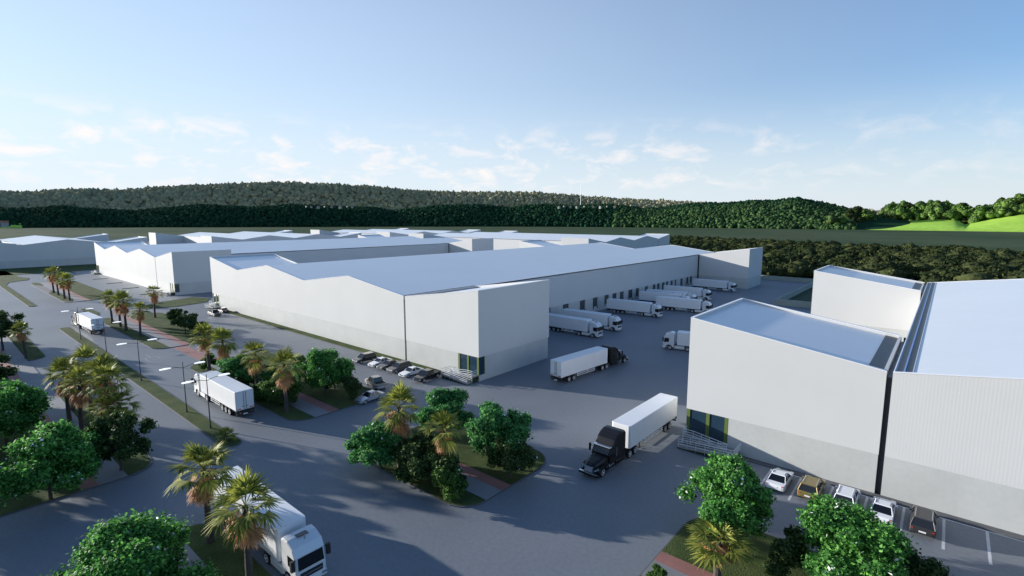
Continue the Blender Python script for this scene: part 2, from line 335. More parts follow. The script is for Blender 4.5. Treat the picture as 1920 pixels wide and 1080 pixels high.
# ------------------------------------------------------------ warehouses
EH, VH, PH, BH = 16.1, 13.13, 15.76, 4.33
def warehouse(name, loc, rz, mods, depth, label, glass=(), doors=(), mod=19.75, eb=20.6, gap=0.5, full_gutter=False, mirror=False):
    """local x from -W to 0, facade on y=0; I-shaped plan: end blocks eb wide at both ends of each gable"""
    xs = [-0.0, -eb]; zs = [EH, VH]; x = -eb
    for i in range(mods):
        x -= mod; xs.append(x); zs.append(PH if i % 2 == 0 else VH)
    xs.append(x-eb); zs.append(EH); W = -xs[-1]; xl = xs[-2]
    T = empty(name, loc, rz, label, 'warehouse')
    D = depth
    # --- main hall
    mx = xs[1:-1]; mz = zs[1:-1]
    wall = MB()
    def gable(y, y2, pts, th):
        # closed plate between z=BH and roof line
        poly = [(pts[0][0], BH)]+[(a, c) for a, c in pts]+[(pts[-1][0], BH)]
        nn = len(poly); wall.add([(a,y,c) for a,c in poly]+[(a,y2,c) for a,c in poly],
            [tuple(range(nn)), tuple(range(nn,2*nn))[::-1]]+[(i,nn+i,nn+(i+1)%nn,(i+1)%nn) for i in range(nn)])
    main_pts = list(zip(mx, mz))
    gable(0, .3, main_pts, .3); gable(D-.3, D, main_pts, .3)
    wall.box(mx[0]-.3, mx[0], .303, D-.303, BH, VH); wall.box(mx[-1], mx[-1]+.3, .303, D-.303, BH, VH)
    roof = MB(); n_ = len(mx)
    top = [(a, c-0.05) for a, c in main_pts]
    roof.add([(a,.301,c) for a,c in top]+[(a,D-.301,c) for a,c in top]+[(a,.301,c-.25) for a,c in top]+[(a,D-.301,c-.25) for a,c in top],
             [(i,i+1,n_+i+1,n_+i) for i in range(n_-1)]+[(2*n_+i,3*n_+i,3*n_+i+1,2*n_+i+1) for i in range(n_-1)]+
             [(0,n_,3*n_,2*n_),(n_-1,3*n_-1,4*n_-1,2*n_-1)])
    trim = MB()
    for i in range(n_-1):
        (a0,c0),(a1,c1) = main_pts[i], main_pts[i+1]
        for y in (-.03, D-.33):
            trim.next()
            trim.add([(a0,y,c0+.003),(a1,y,c1+.003),(a1,y+.36,c1+.003),(a0,y+.36,c0+.003),(a0,y,c0+.07),(a1,y,c1+.07),(a1,y+.36,c1+.07),(a0,y+.36,c0+.07)],
                     [(0,3,2,1),(4,5,6,7),(0,1,5,4),(1,2,6,5),(2,3,7,6),(3,0,4,7)])
    band = MB()
    band.box(mx[-1]+.0, mx[0], .03, .33, 0, BH-.003)
    band.box(mx[-1], mx[0], D-.33, D-.03, 0, BH-.003)
    band.box(mx[-1]+.03, mx[-1]+.33, .333, D-.333, 0, BH-.003)
    edges = [0.333]; 
    for a, b_ in doors: edges += [a, b_]
    edges.append(D-.333)
    for i in range(0, len(edges), 2): band.box(mx[0]-.33, mx[0]-.03, edges[i], edges[i+1], 0, BH-.003)
    for a, b_ in doors: band.box(mx[0]-.33, mx[0]-.03, a, b_, 0, 1.45)
    # --- end blocks
    blocks = []
    for (xa, xb, za, zb, side) in ((-eb+gap, 0, VH, EH, 1), (xl-eb, xl-.004, EH, VH, -1)):
        for (ya, yb, front) in ((0, eb, True), (D-eb+1.6, D, False)):
            xa_, xb_ = xa, xb
            # glazed lower corner of the front blocks
            gl = front and side in glass
            for q_ in (wall, roof, trim, band): q_.next()
            w = .3
            for (y, y2) in ((ya, ya+w), (yb-w, yb)):
                wall.add([(xa_,y,BH),(xb_,y,BH),(xb_,y,zb),(xa_,y,za),(xa_,y2,BH),(xb_,y2,BH),(xb_,y2,zb),(xa_,y2,za)],
                         [(0,1,2,3),(4,7,6,5),(0,4,5,1),(1,5,6,2),(2,6,7,3),(3,7,4,0)])
            wall.box(xa_, xa_+w, ya+w, yb-w, BH, za); wall.box(xb_-w, xb_, ya+w, yb-w, BH, zb)
            dz = .32
            roof.add([(xa_+w,ya+w,za-dz),(xb_-w,ya+w,zb-dz),(xb_-w,yb-w,zb-dz),(xa_+w,yb-w,za-dz),(xa_+w,ya+w,za-dz-.2),(xb_-w,ya+w,zb-dz-.2),(xb_-w,yb-w,zb-dz-.2),(xa_+w,yb-w,za-dz-.2)],
                     [(0,1,2,3),(4,7,6,5),(0,4,5,1),(1,5,6,2),(2,6,7,3),(3,7,4,0)])
            for (y, y2) in ((ya-.03, ya+w+.03), (yb-w-.03, yb+.03)):
                trim.add([(xa_,y,za+.003),(xb_,y,zb+.003),(xb_,y,zb+.08),(xa_,y,za+.08),(xa_,y2,za+.003),(xb_,y2,zb+.003),(xb_,y2,zb+.08),(xa_,y2,za+.08)],
                         [(0,1,2,3),(4,7,6,5),(0,4,5,1),(1,5,6,2),(2,6,7,3),(3,7,4,0)])
            xo = (xb_-w-.03, xb_+.03, zb) if side == 1 else (xa_-.03, xa_+w+.03, za)
            trim.box(xo[0], xo[1], ya+w+.03, yb-w-.03, xo[2]+.003, xo[2]+.083)
            i_ = .03
            def xseg(y0, y1, a, c):
                band.box(a, c, y0, y1, 0, BH-.003)
            gx = 5.2
            if gl and side == 1:
                band.box(xa_+i_, xb_-gx, ya+i_, ya+w, 0, BH-.003); band.box(xb_-w, xb_-i_, ya+1.6, yb-w, 0, BH-.003)
                band.box(xb_-w, xb_-i_, ya+i_, ya+1.6, 0, 1.08); band.box(xb_-gx, xb_-w, ya+i_, ya+w, 0, 0.25)
            elif gl:
                band.box(xa_+gx, xb_-i_, ya+i_, ya+w, 0, BH-.003); band.box(xa_+i_, xa_+w, ya+1.6, yb-w, 0, BH-.003)
                band.box(xa_+i_, xa_+w, ya+i_, ya+1.6, 0, 1.08); band.box(xa_+w, xa_+gx, ya+i_, ya+w, 0, 0.25)
            else:
                band.box(xa_+i_, xb_-i_, ya+i_, ya+w, 0, BH-.003); band.box(xb_-w, xb_-i_, ya+w, yb-w, 0, BH-.003); band.box(xa_+i_, xa_+w, ya+w, yb-w, 0, BH-.003)
            if gl: band.box((xa_ if side==1 else xb_-w)+(i_ if side==1 else -i_), (xa_+w if side==1 else xb_)-(0 if side==1 else i_), ya+w, yb-w, 0, BH-.003)
            band.box(xa_+w, xb_-w, yb-w, yb-i_, 0, BH-.003)
            if gl:   # window parts
                s = 1 if side == 1 else -1; x0 = 0 if side == 1 else xa_
                win = MB(); win.box(*sorted((x0-s*5.1, x0-s*.1)), ya+.12, ya+.16, .26, BH-.02)
                win.box(*sorted((x0-s*.12, x0-s*.16)), ya+.17, ya+1.58, 1.1, BH-.02)
                wo = win.build('window', 'window_glass', T)
                fr = MB()
                for a in (0.04, 2.5, 4.75): fr.box(*sorted((x0-s*a, x0-s*(a+.42))), ya+.03, ya+.115, .26, BH-.01)
                fr.box(*sorted((x0-s*.46, x0-s*4.75)), ya+.06, ya+.11, .26, .42)
                fr.box(*sorted((x0-s*.04, x0-s*.11)), ya+1.4, ya+1.58, 1.09, BH-.01)
                fr.build('window_frame', 'green_frame', wo)
                rm = MB(); rm.box(*sorted((x0-s*5.2, x0-s*.35)), ya+2.2, ya+2.3, .02, BH-.02); rm.build('inner_wall', 'band', wo)
    gut = MB()
    for xg, s in ((mx[0], 1), (mx[-1], -1)):
        y1 = D-.4 if full_gutter and s in full_gutter else eb
        wdt = 1.5 if full_gutter else .7; sl = (PH-VH)/mod
        def zz(d): return VH-.05+d*sl
        for (ya, yb) in ((.35, y1),):
            gut.next()
            gut.add([(xg-s*.05,ya,zz(.05)+.02),(xg-s*wdt,ya,zz(wdt)+.02),(xg-s*wdt,yb,zz(wdt)+.02),(xg-s*.05,yb,zz(.05)+.02),(xg-s*.05,ya,VH-.2),(xg-s*wdt,ya,VH-.2),(xg-s*wdt,yb,VH-.2),(xg-s*.05,yb,VH-.2)],
                    [(0,1,2,3),(4,7,6,5),(0,4,5,1),(1,5,6,2),(2,6,7,3),(3,7,4,0)], 0)
            if full_gutter:
                gut.box(*sorted((xg-s*.02, xg-s*.12)), ya, yb, VH-.02, VH+.12, 1)
                gut.box(*sorted((xg-s*.78, xg-s*.92)), ya, yb, zz(.85), zz(.85)+.16, 2)
                gut.box(*sorted((xg-s*1.5, xg-s*1.56)), ya, yb, zz(1.5)-.03, zz(1.5)+.1, 1)
    # gutter strip on the low side of each end block roof
    for (xg, s) in ((-eb+gap, 1), (xl-.004, -1)):
        wdt = 1.7 if full_gutter else .5
        for (ya, yb) in ((.35, eb-.35), (D-eb+1.95, D-.35)):
            gut.next()
            a, c = sorted((xg+s*.35, xg+s*wdt)); sl = (EH-VH)/eb
            za = VH-.32+(a-xg)*s*sl+.02; zc = VH-.32+(c-xg)*s*sl+.02
            gut.add([(a,ya,za),(c,ya,zc),(c,yb,zc),(a,yb,za),(a,ya,VH-.8),(c,ya,VH-.8),(c,yb,VH-.8),(a,yb,VH-.8)],
                    [(0,1,2,3),(4,7,6,5),(0,4,5,1),(1,5,6,2),(2,6,7,3),(3,7,4,0)], 0)
    # recessed joints, dark
    jn = MB()
    for xg in (-eb,):
        for (ya, yb) in ((.25, eb-.6), (D-eb+2.2, D-.25)): jn.next(); jn.box(xg+.003, xg+gap-.003, ya, yb, 0, VH-.6)
    if mirror:
        for q_ in (wall, band, roof, trim, gut, jn): q_.v = [(-a, b_, c) for a, b_, c in q_.v]
        for ch in list(T.children):
            for ob in [ch]+list(ch.children): ob.data.transform(Matrix.Scale(-1, 4, (1,0,0))); ob.data.flip_normals()
    wall.build_split('wall_cladding', 'cladding', T); band.build_split('base_wall', 'band', T); roof.build_split('roof', 'roof', T)
    trim.build_split('coping', 'trim', T); gut.build_split('gutter', ['dark_gutter', 'trim', 'blue_trim'], T); jn.build_split('joint', 'dark_gutter', T)
    # downpipes in the re-entrant corners
    for y in (eb+.12, D-eb+1.4):
        dp = MB(); sg = -1 if mirror else 1; dp.box(*sorted((sg*(-eb+.06), sg*(-eb+.3))), y, y+.22, 0, VH-.2); dp.build('downpipe', 'dark_gutter', T)
    for a, b_ in doors:
        d = MB(); d.box(mx[0]-.30, mx[0]-.22, a+.003, b_-.003, 1.453, BH-.006)
        do = d.build('dock_door', 'door', T)
        for ya in (a+.1, b_-.4): bu = MB(); bu.box(mx[0]-.02, mx[0]+.16, ya, ya+.3, 1.0, 1.4); bu.build('bumper', 'tyre', do)
    return T
# access ramp: local x along the wall (platform at x=0), wall at y=0, ramp in -y; mirrored with s=-1
def access_ramp(loc, s, label, rz=0, rr=.042):
    T = empty('access_ramp', loc, rz, label, 'ramp', 'access ramps at the warehouse corners')
    L = 5.6
    def X(a): return s*a
    sl = MB()
    def run(xa, za, xb, zb, y0, y1):
        sl.add([(X(xa),y0,za),(X(xb),y0,zb),(X(xb),y1,zb),(X(xa),y1,za),(X(xa),y0,za-.16),(X(xb),y0,zb-.16),(X(xb),y1,zb-.16),(X(xa),y1,za-.16)],
               [(0,1,2,3),(4,7,6,5),(0,4,5,1),(1,5,6,2),(2,6,7,3),(3,7,4,0)])
    run(.2, .22, L, .62, -2.75, -1.5); run(1.5, 1.12, L, .62, -1.4, -.12); run(L+.003, .62, L+1.2, .62, -2.75, -.12); run(.2, 1.12, 1.497, 1.12, -1.4, -.12)
    sl.build('walkway', 'concrete', T)
    bs = MB(); bs.box(*sorted((X(.1), X(L+1.15))), -2.85, -.06, -.02, .1); bs.build('planting_bed', 'ivy', T)
    su = MB(); su.box(*sorted((X(.3), X(1.4))), -1.3, -.2, .1, .955); su.box(*sorted((X(L+.1), X(L+1.1))), -2.6, -.3, .1, .455); su.build('plinth', 'ivy', T)
    def rail(pts, nm='railing'):
        r = MB()
        for (p, q) in zip(pts[:-1], pts[1:]):
            p = Vector(p); q = Vector(q); n_ = max(1, round((q-p).length/1.05))
            for h in (.35, .68, 1.0): r.tube(p+Vector((0,0,h)), q+Vector((0,0,h)), rr, 5)
            for i in range(n_+1):
                a = p.lerp(q, i/n_); r.tube(a+Vector((0,0,-.35)), a+Vector((0,0,1.0)), rr*.7, 5)
        r.build(nm, 'white_rail', T)
    rail([(X(.2),-2.72,.22),(X(L+1.2),-2.72,.62),(X(L+1.2),-.15,.62)])
    rail([(X(.2),-1.53,.22),(X(L),-1.53,.62)])
    rail([(X(.22),-.2,1.12),(X(.22),-1.38,1.12),(X(1.5),-1.38,1.12),(X(L),-1.38,.62)])
    return T
doorsA = [(46.8,49.5),(55.3,58.3),(64.1,67),(71.3,74.1),(78.2,80.9),(83.3,86),(88.2,90.9),(94.1,97.2),(99.4,102),(106.5,109),(112.9,115.2),(116.6,118.7),
          (120.8,123.2),(124.4,126.4),(128.6,130.8),(132.6,134.2),(138.2,140.6),(144.4,146.8),(148.2,150.6)]
warehouse('warehouse', (0,0,0), 0, 4, 175.4, 'large white warehouse in the middle with dock doors and white trucks along its right side', glass=(1,-1), doors=doorsA)
warehouse('warehouse', (-156.9,0,0), 0, 4, 175.4, 'long white warehouse left of the middle one, beyond the palms', glass=(1,-1))
warehouse('warehouse', (36.95,0,0), 0, 4, 94.9, 'nearest white warehouse cut off by the right edge, cars parked along its foot', glass=(1,-1), full_gutter=(1,-1), mirror=True)
warehouse('warehouse', (-108.4,329.3,0), R(90), 4, 175.4, 'far white warehouse with shaded zigzag gable behind the roof of the middle one')
warehouse('warehouse', (-331,195,0), R(90), 4, 143, 'far white warehouse with lit end block above the left part of the second roof')
warehouse('warehouse', (-331,345,0), R(90), 4, 143, 'farthest white warehouse at centre back, seen over two nearer roofs')
warehouse('warehouse', (-346,41,0), R(90), 2, 120, 'shaded white warehouse at the left edge, its gable facing the road junction', mod=20.3)
access_ramp((36.95,0,0), 1, 'white railed switchback ramp at the near corner of the right warehouse')
access_ramp((0,0,0), -1, 'white railed ramp at the near right corner of the middle warehouse')
access_ramp((-119.9,0,0), 1, 'white railed ramp at the far left corner of the middle warehouse, beside a grey pickup', rr=.014)
access_ramp((-156.9,0,0), -1, 'small white railed ramp at the right corner of the second warehouse', rr=.014)
access_ramp((-276.6,0,0), 1, 'tiny far white railed ramp at the left corner of the second warehouse', rr=.014)
# ------------------------------------------------------------ vehicles
def wheel(T, x, y, r, w=.3, dual=False):
    s = 1 if y > 0 else -1; t = MB(); n = 18
    t.sections([[(x+rr*math.cos(2*math.pi*i/n), yy, r+rr*math.sin(2*math.pi*i/n)) for i in range(n)] for yy, rr in
                ((y-s*w*(2 if dual else 1), r*.93), (y-s*w*(1.9 if dual else .9), r), (y-s*.05, r), (y, r*.9))])
    o = t.build('wheel', 'tyre', T, smooth=False)
    q = MB(); q.sections([[(x+rr*math.cos(2*math.pi*i/n), yy, r+rr*math.sin(2*math.pi*i/n)) for i in range(n)] for yy, rr in
                ((y-s*.1, r*.62), (y+s*.012, r*.62), (y+s*.012, r*.50), (y-s*.05, r*.42), (y-s*.05, r*.25), (y+s*.03, r*.2))])
    q.build('rim', 'rim', o)
def plate(mb, pts, nrm, th=.02, m=0):
    """thin slab over the polygon pts (3-D), offset along nrm"""
    nrm = Vector(nrm).normalized()*th; n = len(pts)
    return mb.add([tuple(Vector(p)) for p in pts]+[tuple(Vector(p)+nrm) for p in pts],
                  [tuple(range(n))[::-1], tuple(range(n,2*n))]+[(i,(i+1)%n,n+(i+1)%n,n+i) for i in range(n)], m)
def trailer(T, rear_red=True, axles=(2.6,3.9,5.2), front_amber=False):
    L, w, z0, z1 = 13.6, 1.27, 1.2, 4.0
    r = .28; pl = [(0,-w),(L-r,-w)]+arc(L-r,-w+r,r,270,360,5)[1:]+arc(L-r,w-r,r,0,90,5)+[(0,w)]
    b = MB(); b.prism(pl, z0, z1); b.build('trailer_box', 'trailer_white', T, bevel=.05)
    for s in (-1, 1):
        d = MB(); d.box(-.03, -.003, *sorted((s*.02, s*(w-.06))), z0+.12, z1-.1); do = d.build('rear_door', 'trailer_white', T)
        q = MB(); q.tube((-.06, s*.16, z0+.1), (-.06, s*.16, z1-.1), .025, 5); q.box(-.08, -.031, *sorted((s*.12, s*.4)), z0+.5, z0+.56); q.build('lock_rod', 'chassis', do)
        q = MB(); q.box(-.05, -.031, *sorted((s*.6, s*1.14)), z0+.14, z0+.3); q.build('tail_light', 'amber' if rear_red else 'red_lamp', T)
    b = MB(); b.box(-.03, L-1.5, -.5, -.35, .78, z0-.003); b.box(-.03, L-1.5, .35, .5, .78, z0-.003)
    for i in range(12): b.box(.4+i*1.05, .55+i*1.05, -1.2, 1.2, 1.05, z0-.004)
    b.box(.02, .14, -1.2, 1.2, .5, .72); b.box(.02, .12, -1.25, 1.25, .85, 1.19); b.box(.15, .7, -.5, -.4, .5, .8); b.box(.15, .7, .4, .5, .5, .8)
    b.box(axles[0]-.6, axles[-1]+.6, -.7, .7, .55, .8)
    b.build('trailer_chassis', 'chassis', T)
    q = MB(); q.box(-.02, .018, -.3, .3, .52, .68); q.build('number_plate', 'car_white', T)
    for s in (-1, 1):
        q = MB()
        for z in (.62, .95): q.box(axles[-1]+.9, 9.6, *sorted((s*1.2, s*1.24)), z, z+.1)
        for xx in (axles[-1]+1.1, 7.5, 9.4): q.box(xx, xx+.08, *sorted((s*1.1, s*1.2)), .6, 1.19)
        q.build('side_guard', 'trailer_white' , T)
        q = MB(); q.box(axles[0]-.7, axles[-1]+.7, *sorted((s*.9, s*1.25)), 1.1, 1.16); q.build('mudguard', 'chassis', T)
        q = MB(); q.tube((10.2, s*.8, .12), (10.2, s*.8, 1.1), .07, 6); q.box(10.05, 10.35, *sorted((s*.65, s*.95)), .1, .14); q.build('landing_leg', 'chassis', T)
        for a in axles: wheel(T, a, s*1.22, .5, .32)
def cabover_truck(label, group):
    T = empty('box_truck', (0,0,0), 0, label, 'truck', group)
    trailer(T)
    x0 = 14.18; x1 = 16.5
    prof = [(x0,.62),(x0,3.55),(x0+.35,3.78),(x0+1.0,3.72),(x0+1.85,3.35),(x0+2.2,2.75),(x1,1.55),(x1,.5),(x0+1.75,.5),(x0+1.62,.95),(x0+1.2,1.18),(x0+.72,1.15),(x0+.4,.9),(x0+.3,.62)]
    b = MB(); b.slab_y(prof, [(-1.24,.93),(-1.16,.985),(-.9,1),(.9,1),(1.16,.985),(1.24,.93)]); b.build('cab', 'truck_white', T, bevel=.03)
    # windscreen
    q = MB(); plate(q, [(x0+2.215,-1.0,2.66),(x0+2.35,-1.04,1.72),(x0+2.35,1.04,1.72),(x0+2.215,1.0,2.66)], (1,0,.15), .05); q.build('windscreen', 'vehicle_glass', T)
    q = MB(); plate(q, [(x1+.0,-.92,1.42),(x1+.0,-.92,.92),(x1+.0,.92,.92),(x1+.0,.92,1.42)], (1,0,0), .035); q.build('grille', 'chassis', T)
    q = MB(); q.box(x1-.02, x1+.06, -.95, .95, 1.14, 1.19); q.build('chrome_bar', 'chrome', T)
    q = MB(); q.box(x1-.45, x1+.09, -1.23, 1.23, .38, .78); q.build('bumper', 'truck_white', T, bevel=.04)
    q = MB(); q.box(x0+.75, x0+1.25, -.45, .45, 3.725, 3.76); q.build('roof_hatch', 'vehicle_glass', T)
    q = MB(); q.tube((x0+1.5,0,3.5),(x0+1.5,0,3.8),.02,5); q.build('aerial', 'chassis', T)
    for s in (-1, 1):
        q = MB(); plate(q, [(x0+1.05,s*1.235,1.75),(x0+2.1,s*1.235,1.62),(x0+1.95,s*1.235,2.6),(x0+1.05,s*1.235,2.6)], (0,s,0), .02); q.build('side_window', 'vehicle_glass', T)
        q = MB(); q.box(x0+2.15, x0+2.4, *sorted((s*1.32, s*1.62)), 1.9, 2.75); q.box(x0+2.2, x0+2.28, *sorted((s*1.2, s*1.35)), 2.6, 2.68); q.build('mirror', 'chassis', T)
        q = MB(); q.box(x1-.02, x1+.11, *sorted((s*.78, s*1.2)), .56, .76); q.build('headlight', 'chrome', T)
        q = MB(); q.box(x0-.02+1.62, x0+1.72, *sorted((s*.9, s*1.235)), .35, .95); q.box(x0+.2, x0+.34, *sorted((s*.9, s*1.235)), .35, .95); q.build('step', 'chassis', T)
        q = MB(); q.box(12.0, 14.05, *sorted((s*.75, s*1.2)), .35, 1.0); q.build('side_skirt', 'truck_white', T, bevel=.08)
        wheel(T, 15.0, s*1.22, .52, .32); wheel(T, 11.3, s*1.22, .52, .3, dual=True)
    q = MB(); q.box(10.6, 15.9, -.45, -.3, .65, .95); q.box(10.6, 15.9, .3, .45, .65, .95); q.box(10.6, 12.0, -.8, .8, .95, 1.12); q.box(13.62,13.98,-.5,.5,.9,1.4); q.build('tractor_chassis', 'chassis', T)
    q = MB(); q.box(13.58, 13.615, -.55, .2, 1.3, 1.5); q.build('marker_lamp', 'amber', T)
    return T
def hood_truck(label, group):
    T = empty('semi_truck', (0,0,0), 0, label, 'truck', group)
    trailer(T, rear_red=False, axles=(2.2, 3.5))
    # sleeper with curved roof fairing, then cab, then bonnet
    pr = [(14.5,.85),(14.5,3.7),(14.8,3.98),(15.5,4.0),(16.2,3.8),(16.9,3.35),(17.35,2.8),(17.55,2.72),(18.1,1.95),(18.1,.85)]
    b = MB(); b.slab_y(pr, [(-1.23,.95),(-1.15,.99),(-.85,1),(.85,1),(1.15,.99),(1.23,.95)]); b.build('cab', 'truck_black', T, bevel=.05)
    hd = []
    for x, w, z0, z1 in ((17.9,1.02,.7,1.98),(18.6,1.0,.7,1.9),(19.4,.92,.65,1.78),(20.2,.78,.65,1.62),(20.6,.6,.7,1.42)):
        hd.append([(x,-w,z0),(x,-w,z1-.32),(x,-w*.82,z1-.08),(x,-w*.5,z1),(x,w*.5,z1),(x,w*.82,z1-.08),(x,w,z1-.32),(x,w,z0)])
    b = MB(); b.sections(hd); b.build('bonnet', 'truck_black', T, bevel=.03)
    for s in (-1, 1):
        b = MB(); cx = 19.45
        outer = [(cx+.72*math.cos(R(a)), .52+.72*math.sin(R(a))) for a in range(0, 181, 20)]; inner = [(cx+.56*math.cos(R(a)), .52+.56*math.sin(R(a))) for a in range(180, -1, -20)]
        pf = outer+inner; b.sections([[(x, y, z) for x, z in pf] for y in (s*.75, s*1.22)]); b.build('wing', 'truck_black', T)
        q = MB(); plate(q, [(20.1,s*.98,.98),(20.62,s*.72,.92),(20.62,s*.72,1.08),(20.1,s*.98,1.2)], (.5,s,0), .06); q.build('headlight', 'chrome', T)
        q = MB(); plate(q, [(17.05,s*1.225,1.85),(17.85,s*1.225,1.85),(17.5,s*1.225,2.5),(17.05,s*1.225,2.55)], (0,s,0), .02); q.build('side_window', 'vehicle_glass', T)
        q = MB(); plate(q, [(15.3,s*1.23,1.9),(15.6,s*1.23,1.9),(15.6,s*1.23,2.4),(15.3,s*1.23,2.4)], (0,s,0), .02); q.build('side_window', 'vehicle_glass', T)
        q = MB(); q.box(17.9, 18.15, *sorted((s*1.4, s*1.55)), 1.9, 2.75); q.box(17.95, 18.05, *sorted((s*1.15, s*1.42)), 2.5, 2.56); q.build('mirror', 'truck_black', T)
        q = MB(); q.tube((16.7,s*1.27,1.5),(16.7,s*1.27,2.6),.035,6); q.build('grab_handle', 'chrome', T)
        q = MB(); q.box(17.1, 18.3, *sorted((s*.85, s*1.2)), .72, 1.02); q.build('battery_box', 'chrome', T)
        q = MB(); q.box(17.0, 18.4, *sorted((s*.95, s*1.24)), .35, .42); q.build('step', 'chrome', T)
        q = MB(); q.tube((15.0,s*.95,.75),(16.7,s*.95,.75),.32,12); q.box(14.6,17,*sorted((s*1.15,s*1.22)),.42,.5); q.build('fuel_tank', 'truck_black', T)
        wheel(T, 19.45, s*1.18, .52, .32); wheel(T, 12.0, s*1.22, .52, .3, dual=True); wheel(T, 13.35, s*1.22, .52, .3, dual=True)
    q = MB(); plate(q, [(17.62,-.95,2.66),(18.14,-1.0,1.98),(18.14,1.0,1.98),(17.62,.95,2.66)], (.8,0,.6), .03); q.build('windscreen', 'vehicle_glass', T)
    q = MB(); q.box(17.5, 17.95, -1.1, 1.1, 2.68, 2.82); q.build('sun_visor', 'chrome', T, bevel=.04)
    q = MB(); q.sections([[(20.60,-.5,.75),(20.60,.5,.75),(20.55,.58,1.36),(20.55,-.58,1.36)],[(20.7,-.46,.78),(20.7,.46,.78),(20.62,.52,1.32),(20.62,-.52,1.32)]]); q.build('grille', 'chrome', T)
    q = MB(); q.box(20.2, 20.8, -1.18, 1.18, .35, .62); q.build('bumper', 'truck_black', T, bevel=.08)
    q = MB(); q.box(20.6, 20.83, -1.1, 1.1, .63, .70); q.build('chrome_bar', 'chrome', T)
    q = MB(); q.box(11.2, 20.3, -.45, -.3, .65, .95); q.box(11.2, 20.3, .3, .45, .65, .95); q.box(11.2, 14.2, -.8, .8, .96, 1.14); q.build('tractor_chassis', 'chassis', T)
    q = MB(); q.box(13.58, 13.62, -.6, .6, 1.22, 1.42); q.build('marker_lamp', 'amber', T)
    return T
CT = cabover_truck('white truck', 'white trucks with flat-nosed cabs')
G1 = 'white trucks with flat-nosed cabs'
tr = [((8.6,-44.6,0), 0, 'large white truck in the foreground behind the palms, driving towards the camera'),
      ((-14.3,-33.4,0), R(180), 'white truck driving away beside the first street lamp, rear doors facing us'),
      ((30.5,47.9,0), R(195), 'white truck half hidden behind the corner of the right warehouse'),
      ((-17.6,42.6,0), R(1), 'docked white truck nearest the tall white corner block'),
      ((-17.6,51.7,0), R(2), 'second docked white truck from the tall corner block'),
      ((-17.4,75.2,0), R(4), 'docked white truck standing alone in the middle of the dock row'),
      ((-8.2,89.6,0), R(6), 'white truck pulled out ahead of the two side by side trucks behind it'),
      ((-17.6,96.9,0), R(5), 'docked white truck mostly hidden behind the pulled out one'),
      ((-17.8,102.9,0), R(4), 'docked white truck showing only its roof and rear between two others'),
      ((-17.6,116.6,0), R(2), 'docked white truck second from the far end of the dock'),
      ((-17.6,144.6,0), R(-1), 'farthest docked white truck beside the far end block')]
for i, (l, rz, lab) in enumerate(tr): place(CT, i > 0, l, rz, lab, G1)
HT = hood_truck('black semi', 'black long-nosed semi trucks with white trailers')
for i, (l, rz, lab) in enumerate([((32.75,4.3,0), R(-90.5), 'nearest black long-nosed semi truck with white trailer and chrome grille, facing us'),
      ((10.7,8.1,0), R(84.5), 'black semi truck with white trailer driving into the yard by the tall corner block'),
      ((-97.2,-34.2,0), R(182), 'far semi truck with black cab back and white trailer on the main road')]):
    place(HT, i > 0, l, rz, lab, 'black long-nosed semi trucks with white trailers')

